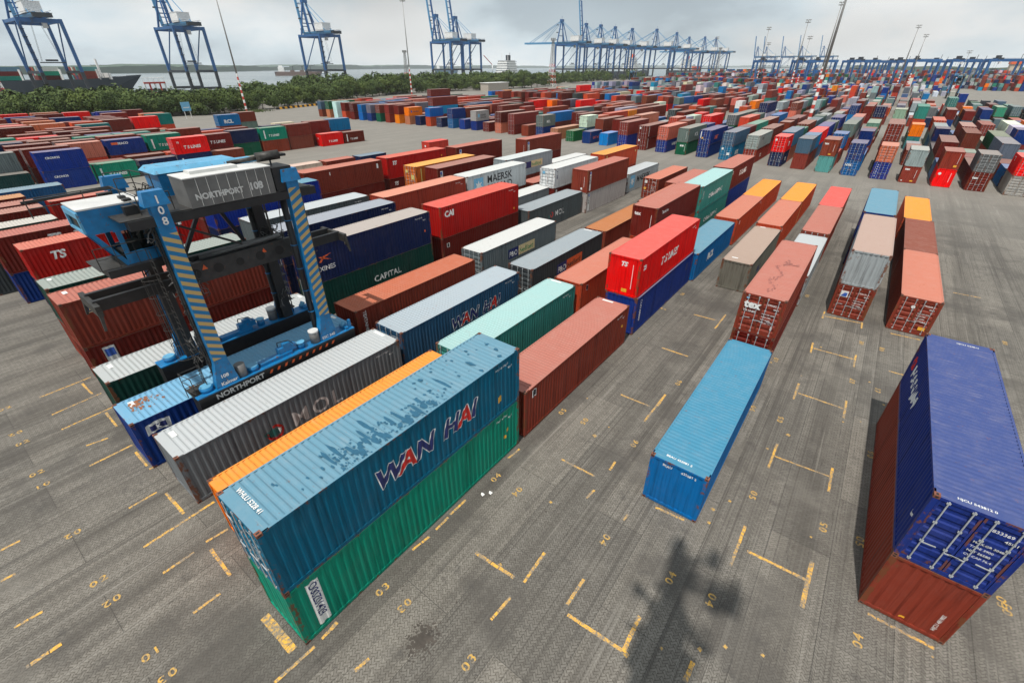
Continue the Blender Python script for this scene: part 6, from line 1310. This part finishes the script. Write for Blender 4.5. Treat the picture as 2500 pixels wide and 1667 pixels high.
# ------------------------------------------------------------------ small things at the edge of the yard
t = empty('lattice_tower', (-268, 432, 0), 0, 'slender tapering lattice tower with red and white foot before the mangroves', 'lattice tower')
def lattice(t, H, w0, w1, red, x=0):
    mb = MB(); n = 16
    for k in range(n):
        a = w0+(w1-w0)*(k/n)**.6; b = w0+(w1-w0)*((k+1)/n)**.6; z0, z1 = H*k/n, H*(k+1)/n; mt = (MR if k % 2 else MW) if k < red else MG
        cs = [(-1, -1), (1, -1), (1, 1), (-1, 1)]
        for i in range(4):
            p, q = cs[i], cs[(i+1) % 4]; mb.beam((p[0]*a, p[1]*a, z0), (p[0]*b, p[1]*b, z1), .3, .3, mt); mb.beam((p[0]*a, p[1]*a, z0), (q[0]*b, q[1]*b, z1), .16, .16, mt); mb.beam((p[0]*b, p[1]*b, z1), (q[0]*b, q[1]*b, z1), .18, .18, mt)
    mb.obj('mast_lattice', t); mb = MB(); mb.box(-w1-1, w1+1, -w1-1, w1+1, H, H+.3, MG)
    for k in range(6): a = math.pi*k/3; mb.box(1.8*math.cos(a)-.4, 1.8*math.cos(a)+.4, 1.8*math.sin(a)-.4, 1.8*math.sin(a)+.4, H+.3, H+2, MG)
    mb.obj('lamp_platform', t)
lattice(t, 38, 3.6, .7, 8)
t = empty('lattice_tower', (-430, 388, 0), 0, 'red and white footed lattice tower between the two central cranes', 'lattice tower'); lattice(t, 30, 2.6, .7, 6)
t = empty('lattice_tower', (-215, 790, 0), 0, 'grey lattice tower before the right part of the distant crane row', 'lattice tower'); lattice(t, 38, 3.2, .8, 2)
t = empty('lattice_tower', (-300, 41, 0), 0, 'lattice mast with red and white foot in front of the dark ship at the left', 'lattice tower'); lattice(t, 36, 2.8, .8, 8)
t = empty('warehouse', (-229, 76, 0), .05, 'long pale-roofed shed half hidden among the mangroves beside the palm', 'shed')
TAN = flat('roof_tan', (.38, .34, .29), .8); mb = MB(); mb.box(-6, 6, -2, 9, 0, 3, TAN); mb.obj('wall', t)
mb = MB(); mb.face([(-7, -3, 3), (-7, 10, 3), (0, 10, 5), (0, -3, 5)], TAN); mb.face([(7, -3, 3), (0, -3, 5), (0, 10, 5), (7, 10, 3)], TAN); mb.obj('roof', t)
t = empty('site_office', (-252, 322, 0), 0, 'long low pale building at the back edge of the far container rows', 'building'); mb = MB(); mb.box(-4, 4, -12, 14, 0, 5.8, TAN); mb.obj('wall', t); mb = MB(); mb.box(-4.5, 4.5, -12.5, 14.5, 5.8, 6.1, MW); mb.obj('roof', t)
t = empty('notice_board', (-201.8, 76.1, 0), .25, 'sky blue notice board on two posts at the yard edge before the palm', 'sign')
mb = MB(); mb.box(-.06, .06, -1.7, 1.7, 2.6, 5.6, INK['sky']); mb.box(.06, .08, -1.2, 1.2, 3.6, 3.9, WHITE); mb.obj('panel', t)
for q in (-1.1, 1.1): mb = MB(); mb.tube((-.1, q, 0), (-.1, q, 3), .08, WHITE, 6); mb.obj('post', t)
t = empty('signal_station', (-272, 89.5, 0), .2, 'red and white framed hut with railing rising out of the mangroves', 'hut')
mb = MB(); mb.box(-4, 4, -4.5, 4.5, 0, 8, SDK)
mb.obj('wall', t); mb = MB()
for k in range(5): y = -4.6+k*2.3; mb.box(4, 4.4, y-.3, y+.3, 6.2, 10.6, MW if k % 2 == 0 else MR)
mb.box(4, 4.5, -4.8, 4.8, 10.2, 10.9, MR); mb.box(4, 4.5, -4.8, 4.8, 6, 6.6, MR)
for y in (-4.6, -2.3, 0, 2.3, 4.6): mb.tube((4.2, y, 10.9), (4.2, y, 12.6), .09, MW, 5)
mb.path([(4.2, -4.6, 12.6), (4.2, 4.6, 12.6)], .09, MW, 5); mb.obj('frame', t)
t = empty('control_tower', (112, 893, 0), .1, 'square cream tower with red-brown top at the far right horizon', 'tower')
CRM = flat('tower_cream', (.50, .42, .32), .8); mb = MB(); mb.box(-5, 5, -5, 5, 0, 19, CRM); mb.obj('wall', t); mb = MB(); mb.box(-6, 6, -6, 6, 19, 22.5, INK['orr']); mb.box(-5, 5, -5, 5, 22.5, 24, CRM); mb.obj('top', t)
mb = MB()
k_ = 0
for k in range(26):
    x, y = -215.5-.5*k, 119+1.55*k; mb2 = MB(); mb2.box(-.3, .3, -.75, .75, 0, .5, INK['yel'] if k % 2 else CBK); mb2.box(-.22, .22, -.7, .7, .5, .9, INK['yel'] if k % 2 else CBK)
    b_ = mb2.obj('traffic_barrier'); b_.location = (x, y, 0); tag(b_, f'{"yellow" if k % 2 else "black"} road block, {ordw(k+1)} from the near end of the line before the mangroves', 'barrier', 'black and yellow road blocks along the mangrove edge')
# weeds and yellow kerb around the mast foot
mb = MB(); rg = random.Random(12)
for k in range(500):
    x, y = -212+rg.gauss(0, 2.2), 104+rg.gauss(0, 4.0); h = rg.uniform(.3, 1.3); a = rg.uniform(0, 6.28); mb.face([(x, y, 0), (x+.3*math.cos(a), y+.3*math.sin(a), 0), (x+.25, y+.2, h)], LEAF)
tag(mb.obj('weeds'), 'rough weeds growing around the foot of the slender mast', 'weeds', None, 'stuff')
# long white arches of parked trailers behind the second lane: pale covered stacks
mb = MB()

# ------------------------------------------------------------------ haze
if HAZE:
    m = bpy.data.materials.new('haze_air'); m.use_nodes = True; nt = m.node_tree; N = nt.nodes; N.remove(N['Principled BSDF'])
    pv = N.new('ShaderNodeVolumePrincipled'); pv.inputs['Density'].default_value = HAZE; pv.inputs['Color'].default_value = (.93, .97, 1.0, 1); pv.inputs['Anisotropy'].default_value = .0
    nt.links.new(pv.outputs[0], N['Material Output'].inputs['Volume'])
    mb = MB(); mb.box(-5200, 3000, -3000, 13500, -6, 130, m); o = mb.obj('haze'); tag(o, None, None, None, 'stuff')
    sc.cycles.volume_step_rate = 1; sc.cycles.volume_max_steps = 64; sc.cycles.volume_bounces = 2
